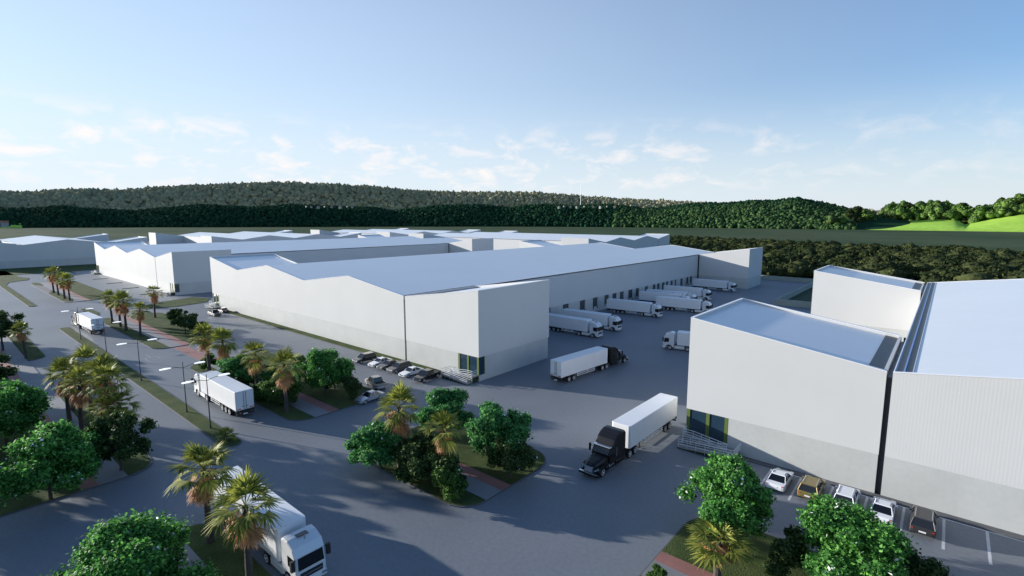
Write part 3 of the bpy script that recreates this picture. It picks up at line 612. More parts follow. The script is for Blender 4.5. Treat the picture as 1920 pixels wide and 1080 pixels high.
def car(kind, paint, label, group):
    T = empty({'suv':'suv','sedan':'sedan_car','pickup':'pickup_truck'}[kind], (0,0,0), 0, label, {'suv':'suv','sedan':'car','pickup':'pickup'}[kind], group)
    if kind == 'pickup': L, W, belt, top = 5.3, .95, 1.08, 1.8
    elif kind == 'suv': L, W, belt, top = 4.6, .93, 1.02, 1.66
    else: L, W, belt, top = 4.65, .91, .90, 1.42
    h = L/2; fa, ra = h-.9, -h+.95
    def rnd(a, r): return [(a+r*math.cos(R(t)), .34+r*math.sin(R(t))) for t in (180,150,120,90,60,30,0)]
    hood = belt-.06
    if kind == 'pickup':
        prof = [(-h,.5),(-h,.98),(-h+.03,1.04),(h-1.75,1.06),(h-1.0,1.04),(h-.25,.94),(h,.75),(h,.35)]
    elif kind == 'suv':
        prof = [(-h+.05,.35),(-h,.6),(-h+.08,.98),(-h+.2,belt),(h-1.35,belt-.02),(h-.9,.96),(h-.2,.84),(h,.62),(h,.3)]
    else:
        prof = [(-h+.05,.3),(-h,.6),(-h+.06,.86),(-h+.7,belt+.0),(h-1.55,belt-.02),(h-1.0,.84),(h-.25,.70),(h,.5),(h,.28)]
    r_ = .40 if kind == 'pickup' else .36
    low = [(p[0], p[1]) for p in rnd(fa, r_)[::-1]]+[(p[0], p[1]) for p in rnd(ra, r_)[::-1]]
    prof = prof+[(a, max(b_, .22)) for a, b_ in low]
    b = MB(); b.slab_y(prof, [(-W,.955),(-W+.07,.985),(-W+.3,1.0),(W-.3,1.0),(W-.07,.985),(W,.955)]); b.build('body', paint, T, bevel=.03)
    if kind == 'sedan': gb = (-h+.65, h-1.45); gt = (-h+1.45, h-2.2)
    elif kind == 'suv': gb = (-h+.12, h-1.2); gt = (-h+.45, h-2.0)
    else: gb = (-h+1.75, h-1.35); gt = (-h+1.95, h-2.05)
    wb, wt = W-.06, W-.25
    def ring(xa, xb, w, z): return [(xa,-w,z),(xb,-w,z),(xb,w,z),(xa,w,z)]
    q = MB(); q.sections([ring(gb[0], gb[1], wb, belt-.06), ring(gt[0], gt[1], wt, top-.04)]); q.build('windows', 'vehicle_glass', T, bevel=.04)
    q = MB(); q.sections([ring(gt[0]-.06, gt[1]+.06, wt+.02, top-.07), ring(gt[0]+.02, gt[1]-.02, wt-.05, top)])
    for s in (-1, 1):
        mid = (gt[0]+gt[1])/2
        for (xb_, xt_) in ((gb[0], gt[0]), (gb[1], gt[1]), (mid, mid)):
            q.tube((xb_, s*(wb+.01), belt-.04), (xt_, s*(wt+.01), top-.05), .05, 5)
    ro = q.build('roof', paint, T)
    if kind != 'pickup' and paint != 'car_dark':
        for s in (-1, 1): k = MB(); k.box(gt[0]+.15, gt[1]-.2, *sorted((s*(wt-.1), s*(wt-.06))), top, top+.04); k.build('roof_rail', 'chassis' if kind == 'sedan' else 'chrome', ro)
    if kind == 'pickup':
        k = MB(); k.box(-h+.1, -h+1.72, -W+.14, W-.14, 1.03, 1.07); k.build('bed', 'chassis', T)
        k = MB()
        for s in (-1, 1): k.box(-h+.03, -h+1.74, *sorted((s*(W-.14), s*(W-.03))), 1.0, 1.16)
        k.box(-h, -h+.08, -W+.1, W-.1, 1.0, 1.16); k.build('bed_rail', paint, T)
        k = MB(); k.box(-h-.12, -h+.02, -W+.05, W-.05, .45, .62); k.build('bumper', 'chrome', T)
    for s in (-1, 1):
        k = MB(); k.box(h-.2, h-.0, *sorted((s*(W-.42), s*(W-.06))), .62 if kind != 'sedan' else .52, .76 if kind != 'sedan' else .64); k.build('headlight', 'chrome', T)
        k = MB(); k.box(-h-.004, -h+.1, *sorted((s*(W-.27), s*(W-.08))), .76, .83); k.build('tail_light', 'red_lamp', T)
        k = MB(); k.box(gb[1]-.45, gb[1]-.25, *sorted((s*(W-.02), s*(W+.17))), belt-.02, belt+.13); k.build('mirror', paint, T)
        for a in (fa, ra): wheel(T, a, s*(W-.02), .34 if kind != 'pickup' else .39, .2)
    k = MB(); k.box(-h-.02, -h+.05, -.26, .26, .55, .68); k.build('number_plate', 'car_white', T)
    k = MB(); k.box(h-.1, h+.015, -.45, .45, .40, .56); k.build('grille', 'chassis', T)
    return T
GA = 'cars parked outside the middle warehouse'; GC = 'cars parked outside the right warehouse'
def put(c, x, y, a): c.location = (x, y, 0); c.rotation_euler = (0, 0, R(a)); return c
put(car('suv', 'car_dark', 'dark wagon parked alone at the left end of the short row', GA), -26.3, -5.6, -90)
put(car('sedan', 'car_white', 'white car second in the row, left of a dark hatchback', GA), -21.9, -5.0, -90)
put(car('sedan', 'car_grey', 'dark grey saloon between a white car and a grey people carrier', GA), -19.1, -5.0, -90)
put(car('suv', 'car_grey', 'grey tall people carrier in the middle of the row', GA), -15.9, -5.0, -90)
put(car('sedan', 'car_white', 'white saloon car next to the black pickup', GA), -12.2, -5.1, -90)
put(car('pickup', 'car_black', 'black pickup at the right end of the row near the ramp', GA), -7.9, -5.0, -84)
put(car('pickup', 'car_beige', 'pale pickup with dark bed driving away behind the row', GA), -11.6, -13.2, 168)
put(car('sedan', 'car_silver', 'silver blue saloon turning in beside the grass and palms', GA), -6.6, -17.8, -88)
put(car('pickup', 'car_grey', 'grey pickup by the far left corner ramp of the middle warehouse', GA), -102.5, -6.0, 0)
put(car('sedan', 'car_dark', 'dark car half hidden behind the grey pickup', GA), -106.5, -2.2, 180)
put(car('sedan', 'car_white', 'white car seen from behind, leftmost of the parking row', GC), 49.0, -4.0, 90)
put(car('suv', 'car_gold', 'gold hatchback seen from behind between two white cars', GC), 52.0, -3.9, 90)
put(car('suv', 'car_white', 'white hatchback with roof rails, partly behind the flowering tree', GC), 55.05, -3.9, 90)
put(car('sedan', 'car_white', 'white saloon partly under the flowering tree, left of the dark one', GC), 58.05, -4.0, 90)
put(car('suv', 'car_brown', 'dark grey brown metallic car, rightmost of the parking row', GC), 61.1, -4.0, 90)

# ------------------------------------------------------------ street lamps
def lamp():
    T = empty('street_lamp', (0,0,0), 0, '', 'street lamp', 'twin-arm street lamps on the median')
    p = MB(); p.tube((0,0,0),(0,0,.5),.14,10,r2=.09); p.tube((0,0,.5),(0,0,7.6),.08,10,r2=.045); p.build('pole', 'lamp_pole', T)
    for s in (-1, 1):
        a = MB(); a.tube((0,0,6.7),(0,s*.9,6.95),.035,6); a.tube((0,s*.9,6.95),(0,s*1.6,7.0),.035,6); a.build('arm', 'lamp_pole', T)
        h = MB(); h.sections([[(-.11,s*1.5,6.97),(.11,s*1.5,6.97),(.08,s*1.5,7.08),(-.08,s*1.5,7.08)],[(-.26,s*2.2,6.96),(.26,s*2.2,6.96),(.22,s*2.2,7.12),(-.22,s*2.2,7.12)],
                              [(-.24,s*2.9,6.97),(.24,s*2.9,6.97),(.18,s*2.9,7.07),(-.18,s*2.9,7.07)]]); h.build('lamp_head', 'lamp_head', T, bevel=.02)
    return T
LP = lamp()
for i, (x, lab) in enumerate([(-13.6,'street lamp nearest the rounded tip of the median, in front of the white truck'),(-22.7,'second street lamp from the median tip, left of the white truck cab'),
        (-45.4,'third street lamp from the median tip, standing in mid road'),(-69.0,'fourth street lamp, in front of the far semi truck'),(-93.5,'farthest street lamp, its arm above the far semi truck')]):
    place(LP, i > 0, (x, -38.3, .12), 0, lab)

# ------------------------------------------------------------ trees
def mesh_from(name, V, F4, mats, midx=None, F3=None):
    me = bpy.data.meshes.new(name); V = np.asarray(V, dtype=np.float32); F4 = np.asarray(F4, dtype=np.int32)
    k = F4.shape[1]; me.vertices.add(len(V)); me.vertices.foreach_set('co', V.ravel()); me.loops.add(F4.size); me.loops.foreach_set('vertex_index', F4.ravel())
    me.polygons.add(len(F4)); me.polygons.foreach_set('loop_start', np.arange(0, F4.size, k, dtype=np.int32))
    for m in mats: me.materials.append(M[m])
    if midx is not None: me.polygons.foreach_set('material_index', np.asarray(midx, dtype=np.int32))
    me.update(calc_edges=True); return me
rng = np.random.default_rng(5)
def leaf_quads(P, N, size, rng, aspect=1.5):
    n = len(P); t = rng.normal(size=(n,3)); t -= (t*N).sum(1)[:,None]*N; t /= np.linalg.norm(t,axis=1)[:,None]+1e-9
    b = np.cross(N, t); s = size*(.5+1.0*rng.random(n))[:,None]
    a = t*s*.5*aspect; c = b*s*.5
    V = np.stack([P-a, P+c*.9-a*.1, P+a, P-c*.9-a*.1], 1).reshape(-1,3)
    F = np.arange(n*4).reshape(n,4); return V, F
def crown_mesh(seed, rad, hgt, nleaf, mats, blossom=0.0, leaf=.3, lobes=11, base=.35):
    """leaves set on many overlapping twig clumps over the shell of an uneven crown; origin at trunk foot, crown centre at hgt"""
    rg = np.random.default_rng(seed); C = []; r0 = []
    for i in range(lobes):
        a = rg.random()*2*math.pi; e = rg.uniform(-.95, 1.0); q = rg.uniform(.38,1.0)*rad*(1-.3*max(e,0)**2)
        C.append((q*math.cos(a)*math.cos(e*.9), q*math.sin(a)*math.cos(e*.9), hgt+rad*e*(.52 if e > 0 else .42))); r0.append(rad*rg.uniform(.13,.31))
    C.append((0,0,hgt)); r0.append(rad*.38); C = np.array(C); r0 = np.array(r0)
    nc = int(nleaf/16); idx = rg.choice(len(C), nc, p=r0**2/np.sum(r0**2)); d = rg.normal(size=(nc,3)); d /= np.linalg.norm(d,axis=1)[:,None]
    d[:,2] = np.where(rg.random(nc) < .6, np.abs(d[:,2]), d[:,2])
    cc = C[idx]+d*(r0[idx]*(rg.uniform(.5,1.22,nc)))[:,None]*np.array([1,1,.85])
    P = np.repeat(cc, 16, 0)+rg.normal(size=(nc*16,3))*rad*.055
    N = np.repeat(d, 16, 0)*.7+rg.normal(size=(nc*16,3))*.75+np.array([0,0,.35]); N /= np.linalg.norm(N,axis=1)[:,None]
    V, F = leaf_quads(P, N, leaf, rg); mi = (rg.random(len(F)) < blossom).astype(int)
    if blossom:  # blossoms in little clusters
        cl = rg.random(nc) < blossom*9; mi = np.repeat(cl, 16)&(rg.random(nc*16) < .22)
    return mesh_from('crown', V, F, mats, mi.astype(np.int32)), cc
def trunk_mb(rg, h, r, rad, cc=None, fork=5):
    b = MB(); pts = [Vector((0,0,-.1))]; 
    for i in range(1,5): pts.append(Vector((rg.uniform(-.12,.12)*i*.5, rg.uniform(-.12,.12)*i*.5, h*.55*i/4)))
    for i in range(4): b.tube(pts[i], pts[i+1], r*(1-.12*i), 8, r2=r*(1-.12*(i+1)))
    for i in range(fork):
        a = 2*math.pi*i/fork+rg.random(); e = rad*.6; q = pts[3].lerp(pts[4], rg.random())
        m1 = q+Vector((math.cos(a)*e*.5, math.sin(a)*e*.5, h*.18)); m2 = q+Vector((math.cos(a)*e, math.sin(a)*e, h*.42))
        b.tube(q, m1, r*.45, 6, r2=r*.28); b.tube(m1, m2, r*.28, 5, r2=r*.1)
    return b
TREES = {}
def tree(kind, x, y, label, scale=1.0, rot=0, group='broadleaf trees on the verges', sz=None, name='broadleaf_tree', cat='tree', drop=0):
    """kind -> shared meshes; each tree keeps its own trunk and crown"""
    if kind not in TREES:
        mats, blossom, rad, hgt, n, leaf, seed, lob = KINDS[kind]
        me, _ = crown_mesh(seed, rad, hgt, n, mats, blossom, leaf, lob)
        rg = np.random.default_rng(seed); tb = trunk_mb(rg, hgt*1.25, .2 if rad > 3 else .12, rad); to = tb.build('trunk', 'bark'); tm = to.data
        bpy.data.objects.remove(to); TREES[kind] = (me, tm)
    me, tm = TREES[kind]
    T = empty(name, (x,y,.1-drop), rot, label, cat, group); T.scale = (scale, scale, sz or scale)
    for nm, m_ in (('trunk', tm), ('crown', me)):
        o = bpy.data.objects.new(nm, m_); COL.objects.link(o); o.parent = T
    return T
KINDS = {'bright1': (['leaf_bright','blossom'], .006, 4.2, 4.8, 40000, .19, 11, 26), 'bright2': (['leaf_bright','blossom'], .006, 4.0, 4.6, 38000, .185, 12, 24),
         'teal': (['leaf_teal','blossom'], .002, 3.4, 4.3, 24000, .19, 13, 20), 'dark': (['leaf_dark','blossom'], .002, 3.3, 4.4, 24000, .19, 14, 20),
         'big': (['leaf_bright','blossom'], .006, 5.4, 5.0, 64000, .19, 15, 36), 'shrub': (['leaf_dark','blossom'], 0, 2.0, 1.8, 11000, .15, 16, 9),
         'shrubg': (['leaf_mid','blossom'], .001, 2.0, 1.7, 11000, .15, 17, 9), 'mid': (['leaf_mid','blossom'], .002, 3.4, 4.0, 24000, .19, 18, 20)}
T_ = tree
T_('big', 19.6, -55.0, 'big bright green flowering tree filling the bottom left, beside the palms', .9, .4, sz=.86, drop=.9)
T_('bright1', -6.6, -55.6, 'bright green flowering tree at the left with rounded crown', 1.08, 1.2, drop=1.2)
T_('bright2', -26.5, -57.0, 'green flowering tree cut by the left edge, above the bright round one', 1.15, 2.3, drop=1)
T_('dark', -8.6, -49.4, 'dark leafed tree on the kerb corner at the left', .95, 0, sz=1.15, drop=1.2)
T_('dark', -93, -51.5, 'dark tree at the left edge far up the road', 1.25, 2)
T_('bright1', -14.2, -21.0, 'bright green tree on the verge left of the silver car', .95, 3, sz=1.12, drop=1.5)
T_('mid', -15.2, -27.6, 'low green tree between the palms and the white truck', .85, 1, drop=1.3)
T_('teal', -28.4, -28.9, 'blue green tree right behind the white truck', .95, 2, drop=1)
T_('mid', -22.5, -19.5, 'green tree behind the palms beside the brick path', .7, 4)
T_('shrub', -9.0, -19.5, 'dark shrub under the bright tree beside the silver car', 1.1, 2, 'shrubs on the verges', name='shrub', cat='shrub')
T_('teal', 13.4, -30.0, 'blue green bushy tree at the left end of the centre island', 1.05, 1.1, sz=.92, drop=1.2)
T_('teal', 13.4, -20.2, 'pale green tree behind the palms of the centre island', 1.05, 4, drop=.8)
T_('teal', 23.2, -20.9, 'tall green tree at the right of the centre island', 1.1, 5.5, sz=1.12, drop=.8)
T_('dark', 26.0, -21.9, 'dark tree at the right end of the centre island', .8, 2.5, drop=1.0)
T_('shrub', 18.6, -29.0, 'dark shrub under the two palms of the centre island', 1.45, 1, 'shrubs on the verges', name='shrub', cat='shrub')
T_('shrub', 22.6, -29.0, 'dark shrub right of the palm trunks on the centre island', 1.3, 3, 'shrubs on the verges', name='shrub', cat='shrub')
T_('shrub', 20.6, -28.4, 'dark shrub between the palm trunks of the centre island', 1.3, 5, 'shrubs on the verges', name='shrub', cat='shrub')
T_('shrub', 16.4, -27.2, 'dark shrub behind the left palm of the centre island', 1.2, 4, 'shrubs on the verges', name='shrub', cat='shrub')
T_('mid', -19.5, -28.2, 'green bushy tree beside the rear doors of the white truck', .72, 3, drop=1.4)
T_('teal', -24.8, -26.4, 'blue green tree between two palms behind the truck', .75, 4, drop=1.2)
for i, (x, y, k_, s_) in enumerate([(-43,-28.4,'shrubg',1.0),(-33.5,-26.8,'shrub',1.1),(-26,-28.8,'shrub',1.0),(-17.2,-26.2,'shrubg',1.0),(-13.6,-27.6,'shrub',.8)]):
    T_(k_, x, y, ['green shrub under the leftmost palm behind the truck','dark shrub between the first two palms behind the truck','dark shrub beside the front of the white trailer','green shrub beside the path behind the trunked palm','dark shrub at the trunk of the palm near the path end'][i], s_, i, 'shrubs on the verges', name='shrub', cat='shrub')
T_('shrub', -15.5, -18.6, 'dark shrub at the left foot of the bright tree by the silver car', 1.3, 1, 'shrubs on the verges', name='shrub', cat='shrub')
T_('shrubg', 24.2, -29.3, 'yellow green creeper bush at the near tip of the centre island', 1.1, 2, 'shrubs on the verges', name='shrub', cat='shrub')
T_('bright1', 47.8, -18.4, 'bright flowering tree in front of the right warehouse ramp', .98, .6, drop=.5)
T_('bright2', 56.9, -19.3, 'bright flowering tree in front of the parked white cars', 1.05, 2, sz=.9, drop=.3)
T_('shrub', 53.0, -19.8, 'dark shrub between the two bright trees at lower right', 1.1, .5, 'shrubs on the verges', name='shrub', cat='shrub')
T_('shrub', 61.0, -16.3, 'dark shrub right of the flowering tree in the lower right', 1.15, 2, 'shrubs on the verges', name='shrub', cat='shrub')
T_('shrub', 59.5, -20.5, 'dark shrub at the bottom edge under the flowering tree', 1.2, 4, 'shrubs on the verges', name='shrub', cat='shrub')
T_('shrubg', 45.6, -27.1, 'small green bush at the bottom edge left of the short palm', .42, 0, 'shrubs on the verges', name='shrub', cat='shrub')
for i, (x, y, s) in enumerate([(-93.5,-18.2,1.1),(-88.5,-17.5,1.0),(-81,-20.3,1.15),(-77,-18.5,.9)]):
    T_('dark' if i % 2 == 0 else 'shrub', x, y, ['dark low tree at the left of the four by the brick path','dark shrub second from left by the brick path','dark low tree third from left by the brick path','dark shrub right of the others by the brick path'][i],
       .62*s if i % 2 == 0 else 1.2*s, i, 'shrubs on the verges', name='shrub', cat='shrub')
# trees along the south verge, left of the picture, that shade the road
off = [(-38,-62,1.2),(-50,-58,1.25),(-62,-64,1.3),(-74,-58,1.2),(-18,-64,1.2),(-34,-70,1.4),(-2,-66,1.2),(-56,-72,1.4),(10,-70,1.1),(-88,-62,1.3),(-104,-57,1.3),(-120,-60,1.3)]
for i, (x, y, s) in enumerate(off): T_('dark' if i % 3 else 'mid', x, y, 'broad tree, '+['third','fifth','sixth','seventh','second','fourth','first','eighth','ninth','tenth','eleventh','twelfth'][i]+' in the belt along the road beyond the left edge', s, i*1.3, 'tree belt south of the road')

# palms
def fan(mb_v, mb_f, origin, direction, up, r, rg, n=13, droop=.25, spread=150, wd=.055):
    d = direction.normalized(); s = d.cross(up).normalized(); u = s.cross(d).normalized()
    for i in range(n):
        a = R(-spread/2+spread*i/(n-1)+rg.uniform(-4,4)); L = r*(1-.25*abs(math.sin(a)))*rg.uniform(.85,1.08)
        e = d*math.cos(a)+s*math.sin(a); w = (s*math.cos(a)-d*math.sin(a))*wd*r
        p0 = origin; p1 = origin+e*L*.55+u*.04*r-Vector((0,0,1))*droop*.12*r; p2 = origin+e*L-Vector((0,0,1))*droop*r*(.55+.4*rg.random())
        k = len(mb_v); mb_v += [p0-w*.3, p0+w*.3, p1+w*1.15, p1-w*1.15, p2+w*.12, p2-w*.12]; mb_f += [(k,k+1,k+2,k+3),(k+3,k+2,k+4,k+5)]
def palm_parts(seed, h, nf=25, r=1.5, skirt=34, pet=1.25):
    rg = random.Random(seed); V = []; F = []; top = Vector((rg.uniform(-.3,.3), rg.uniform(-.3,.3), h))
    pv = MB()
    for i in range(nf):
        t = i/nf; az = i*2.399+rg.uniform(-.3,.3); el = R(78-112*t+rg.uniform(-9,9))
        d = Vector((math.cos(az)*math.cos(el), math.sin(az)*math.cos(el), math.sin(el)))
        L = pet*rg.uniform(.8,1.25); o = top+d*L-Vector((0,0,.12*L)); pv.tube(top, o, .022, 4)
        fan(V, F, o, d, Vector((0,0,1)) if abs(d.z) < .95 else Vector((1,0,0)), r*rg.uniform(.8,1.1), rg, n=19, droop=.22 if el > 0 else .4, spread=165, wd=.036)
    me = mesh_from('fronds', [tuple(v) for v in V]+pv.v, F+[tuple(len(V)+j for j in f) for f in pv.f if len(f) == 4], ['palm_green'])
    V = []; F = []
    for i in range(skirt):
        az = i*2.4+rg.uniform(-.4,.4); z = h-.1-rg.random()*1.8; el = R(-15-rg.random()*60)
        d = Vector((math.cos(az)*math.cos(el), math.sin(az)*math.cos(el), math.sin(el))); o = Vector((top.x, top.y, z))+d*.45
        fan(V, F, o, d, Vector((0,0,1)), .1+rg.uniform(.8,1.15), rg, n=10, droop=.35, spread=100, wd=.055)
    sk = mesh_from('dry_skirt', [tuple(v) for v in V], F, ['palm_dry'])
    b = MB(); n = 9; rr = []
    for k in range(n+1):
        t = k/n; x = top.x*t*t; y = top.y*t*t; rad = .27-.1*t+(.06 if k == 0 else 0)+.015*(k % 2)
        rr.append([(x+rad*math.cos(2*math.pi*i/9), y+rad*math.sin(2*math.pi*i/9), -.1+(h+.05)*t) for i in range(9)])
    b.sections(rr); o = b.build('trunk', 'bark'); tm = o.data; bpy.data.objects.remove(o)
    return tm, me, sk
PV = [palm_parts(31, 6.6), palm_parts(32, 7.1, nf=22), palm_parts(33, 6.0, nf=26), palm_parts(34, 6.5, nf=24, r=1.65)]
def palm(i, x, y, label, s=1.0, rot=0, sz=None, name='palm_tree'):
    T = empty(name, (x,y,.1), rot, label, 'palm tree', 'fan palms along the road'); T.scale = (s, s, sz or s)
    for nm, m_ in zip(('trunk','crown','dry_skirt'), PV[i]):
        o = bpy.data.objects.new(nm, m_); COL.objects.link(o); o.parent = T
palm(3, 22.0, -48.0, 'nearest fan palm with brown skirt, in front of the white truck', 1.12, .3, 1.05)
palm(0, 13.4, -47.8, 'second nearest fan palm, at the rear of the foreground truck', 1.1, 2.0, 1.08)
palm(1, -32.0, -47.6, 'topmost fan palm of the left kerb cluster', 1.1, 0, 1.1)
palm(2, -27.2, -47.0, 'fan palm of the left cluster standing nearest the road', 1.15, 1, 1.2)
palm(3, -31.5, -50.2, 'fan palm at the left of the left kerb cluster', 1.0, 2, 1.05)
palm(0, -20.9, -47.9, 'central fan palm of the left kerb cluster above the dark tree', 1.15, 3)
palm(2, -18.6, -46.9, 'low fan palm at the right of the left kerb cluster', 1.0, 4, .8)
palm(1, -17.6, -48.6, 'low fan palm just above the dark tree at the left', 1.0, 5, .72)
palm(0, -36.5, -49.0, 'fan palm behind the left kerb cluster, farthest up the road', .95, 2, .95)
palm(1, -24.6, -50.0, 'fan palm hidden in the middle of the left kerb cluster', 1.05, 4, 1.0)
palm(2, -15.2, -47.6, 'small fan palm between the left kerb cluster and the dark tree', .95, 5, .62)
palm(1, -80.6, -49.2, 'lone small fan palm at the left edge beside the dark tree', .85, 1, .85)
palm(0, -41.0, -28.8, 'leftmost fan palm behind the white truck', 1.15, 1, 1.1)
palm(2, -35.2, -28.2, 'second fan palm behind the white truck, from the left', 1.15, 3, 1.15)
palm(1, -21.2, -28.7, 'third fan palm behind the white truck, from the left', 1.15, 2, 1.0)
palm(3, -11.6, -28.7, 'fan palm with full trunk showing near the path end', 1.12, 5, 1.1)
palm(3, 15.2, -28.6, 'fan palm at the left of the centre island', 1.15, 0, 1.12)
palm(1, 21.6, -27.6, 'fan palm in the middle of the centre island above the dark shrubs', 1.0, 2, .9)
palm(2, 49.0, -23.6, 'short wide fan palm at the bottom right', 1.15, 1, .55)
for i, (x, y, s) in enumerate([(-198.9,-28.2,1.15),(-189.8,-28.2,1.2),(-176.8,-28.4,1.2),(-170.7,-28.0,1.1)]):
    palm(i, x, y, ['farthest left of the four distant fan palms','second from left of the four distant fan palms','third from left of the four distant fan palms','rightmost of the four distant fan palms'][i], s, i, s)
for i, (x, y, s) in enumerate([(-110.9,-28.6,1.0),(-103.1,-28.5,1.12),(-97.3,-28.6,1.18),(-86.5,-28.2,1.0),(-111.6,-18.5,1.05)]):
    palm((i+1) % 4, x, y, ['leftmost fan palm of the group right of the far semi truck','second fan palm right of the far semi truck','tall third fan palm right of the far semi truck','fan palm in front of the dark shrubs by the path','fan palm behind the brick path beside the dark shrubs'][i], s, i*1.1, s)
pp = palm_parts(41, .7, nf=20, r=.9, skirt=3, pet=.7)
T = empty('young_palm', (-7.6,-38.4,.1), 0, 'small yellow green young palm on the rounded tip of the median', 'palm tree', 'young palm on the median')
for nm, m_ in zip(('trunk','crown','dry_skirt'), pp): o = bpy.data.objects.new(nm, m_); COL.objects.link(o); o.parent = T

# ------------------------------------------------------------ woods and hills
bm_ = bmesh.new(); bmesh.ops.create_icosphere(bm_, subdivisions=1, radius=1); ICO_V = np.array([v.co[:] for v in bm_.verts]); ICO_F = np.array([[v.index for v in f.verts] for f in bm_.faces]); bm_.free()
bm_ = bmesh.new(); bmesh.ops.create_icosphere(bm_, subdivisions=2, radius=1); ICO2_V = np.array([v.co[:] for v in bm_.verts]); ICO2_F = np.array([[v.index for v in f.verts] for f in bm_.faces]); bm_.free()
def blobs(P, Rr, Hh, rg, name, mats, fine=False, leafy=0, leaf=.6, mi=None, smooth=False):
    bv, bf = (ICO2_V, ICO2_F) if fine else (ICO_V, ICO_F); n = len(P)
    V = bv[None]*(1+rg.normal(size=(n,len(bv),1))*.16); V = V*np.stack([Rr,Rr,Hh],1)[:,None,:]+P[:,None,:]
    F = bf[None]+(np.arange(n)*len(bv))[:,None,None]; V = V.reshape(-1,3); F = F.reshape(-1,3)
    if leafy:
        d = rg.normal(size=(n*leafy,3)); d /= np.linalg.norm(d,axis=1)[:,None]; d[:,2] = np.abs(d[:,2])*.95
        q = np.repeat(P,leafy,0)+d*np.repeat(np.stack([Rr,Rr,Hh],1),leafy,0)*rg.uniform(.9,1.15,(n*leafy,1))
        nn = d+rg.normal(size=d.shape)*.5; nn /= np.linalg.norm(nn,axis=1)[:,None]
        LV, LF = leaf_quads(q, nn, leaf, rg, 1.2); T1 = LF[:,[0,1,2]]+len(V); T2 = LF[:,[0,2,3]]+len(V)
        V = np.concatenate([V,LV]); F = np.concatenate([F, np.stack([T1,T2],1).reshape(-1,3)])
    me = mesh_from(name, V, F, mats)
    if smooth: me.polygons.foreach_set('use_smooth', [True]*len(me.polygons))
    o = bpy.data.objects.new(name, me); COL.objects.link(o); return o
rg = np.random.default_rng(3)
# near dark wood behind the yards
P = []
while len(P) < 1700:
    x = rg.uniform(-240, 420); y = rg.uniform(203, 560)
    if x < -12 and y < 203+(-12-x)*1.35: continue
    if y > 548-(x+180)*.36: continue
    P.append((x, y, 0))
P = np.array(P, float); hh = rg.uniform(4.2, 7.5, len(P)); rr = rg.uniform(3.6, 7.2, len(P)); P[:,2] = hh*.55
tag(blobs(P, rr, hh*.62, rg, 'forest', ['wood_crown'], leafy=70, leaf=1.1), 'dark low wood filling the ground behind the yards at the right', 'forest', kind='stuff')
# camera-centred rings only describe where the hills stand on the map
CX, CY = 60.7, -62.3; FWD = -0.705
def polar(u, dist):   # bearing of a photo column -> map position at a given distance
    a = math.atan((u-960)/960.0)+(-0.705); return CX+dist*math.sin(a), CY+dist*math.cos(a)
def hgt(v, u, dist):  # height of a skyline point at that map position
    return 28.4+(410-v)/960.0*dist*math.cos(math.atan((u-960)/960.0))*1.01
def interp(tab, u): return float(np.interp(u, [a for a, b_ in tab], [b_ for a, b_ in tab]))
belt = [(-400,385),(0,388),(60,390),(125,384),(180,390),(250,394),(300,390),(387,383),(480,387),(547,382),(640,386),(705,388),(742,394),(815,385),(892,382),(955,388),(1012,382),(1072,385),(1135,382),(1180,386),(1202,390),(1242,387),(1305,380),(1360,380),(1410,375),(1447,375),(1485,370),(1515,376),(1552,382),(1595,389),(1640,397),(1700,405),(2400,405)]
far = [(-400,356),(0,359),(50,363),(125,358),(250,358),(312,353),(430,348),(500,345),(547,344),(630,348),(705,352),(795,360),(880,362),(955,362),(1007,362),(1065,368),(1180,375),(1285,380),(1400,386),(1560,392),(1700,400),(2400,404)]
base = [(-400,2500),(0,2190),(480,1900),(960,1800),(1440,1610),(1920,1550),(2400,1500)]
def ridge(name, tab, dist_of, depth, m, u0, u1, nu, nv, seed, cut=0):
    rg = np.random.default_rng(seed); V = []; F = []
    for i in range(nu):
        u = u0+(u1-u0)*i/(nu-1); dd = dist_of(u); H = max(hgt(interp(tab,u), u, dd+depth)-cut, 1)
        for j in range(nv):
            t = j/(nv-1); d = dd+depth*1.6*t; x, y = polar(u, d)
            V.append((x, y, -1+H*math.sin(min(1, t*1.6)*math.pi/2)*(1 if t < .625 else 1-(t-.625)*1.2)))
    for i in range(nu-1):
        for j in range(nv-1): F.append((i*nv+j, (i+1)*nv+j, (i+1)*nv+j+1, i*nv+j+1))
    b = MB(); b.add(V, F); o = struct(name, b, m, smooth=True); return V
def ridge_trees(name, tab, dist_of, depth, mats, u0, u1, n, r, seed, label, cut=0):
    rg = np.random.default_rng(seed); P = []
    for i in range(n):
        u = rg.uniform(u0, u1); t = rg.uniform(0, .66); dd = dist_of(u); H = max(hgt(interp(tab,u), u, dd+depth)-cut, 1); x, y = polar(u, dd+depth*1.6*t)
        P.append((x, y, -1+H*math.sin(min(1, t*1.6)*math.pi/2)+r*.35))
    P = np.array(P); k = len(P); return tag(blobs(P, r*rg.uniform(.6,1.2,k), r*rg.uniform(.6,1.3,k), rg, name, mats, smooth=True), label, 'forest', kind='stuff')
db = lambda u: interp(base, u)
ridge('hills', belt, db, 260, 'hill_green', -380, 1760, 160, 9, 1, cut=10)
ridge_trees('forest', belt, db, 260, ['hill_green'], -380, 1560, 13000, 7, 2, 'dark green wooded ridge across the whole middle distance', cut=10)
ridge_trees('forest', belt, lambda u: db(u)-6, 240, ['hill_mid'], 1150, 1600, 2600, 7, 4, 'lighter green trees on the slope at centre right', cut=14)
df = lambda u: 3000
ridge('hills', far, df, 420, 'hill_olive_haze', -380, 2200, 170, 9, 5, cut=18)
ridge_trees('forest', far, df, 420, ['hill_olive_haze'], -380, 1700, 9000, 17, 6, 'distant olive brown wooded hill on the skyline', cut=18)
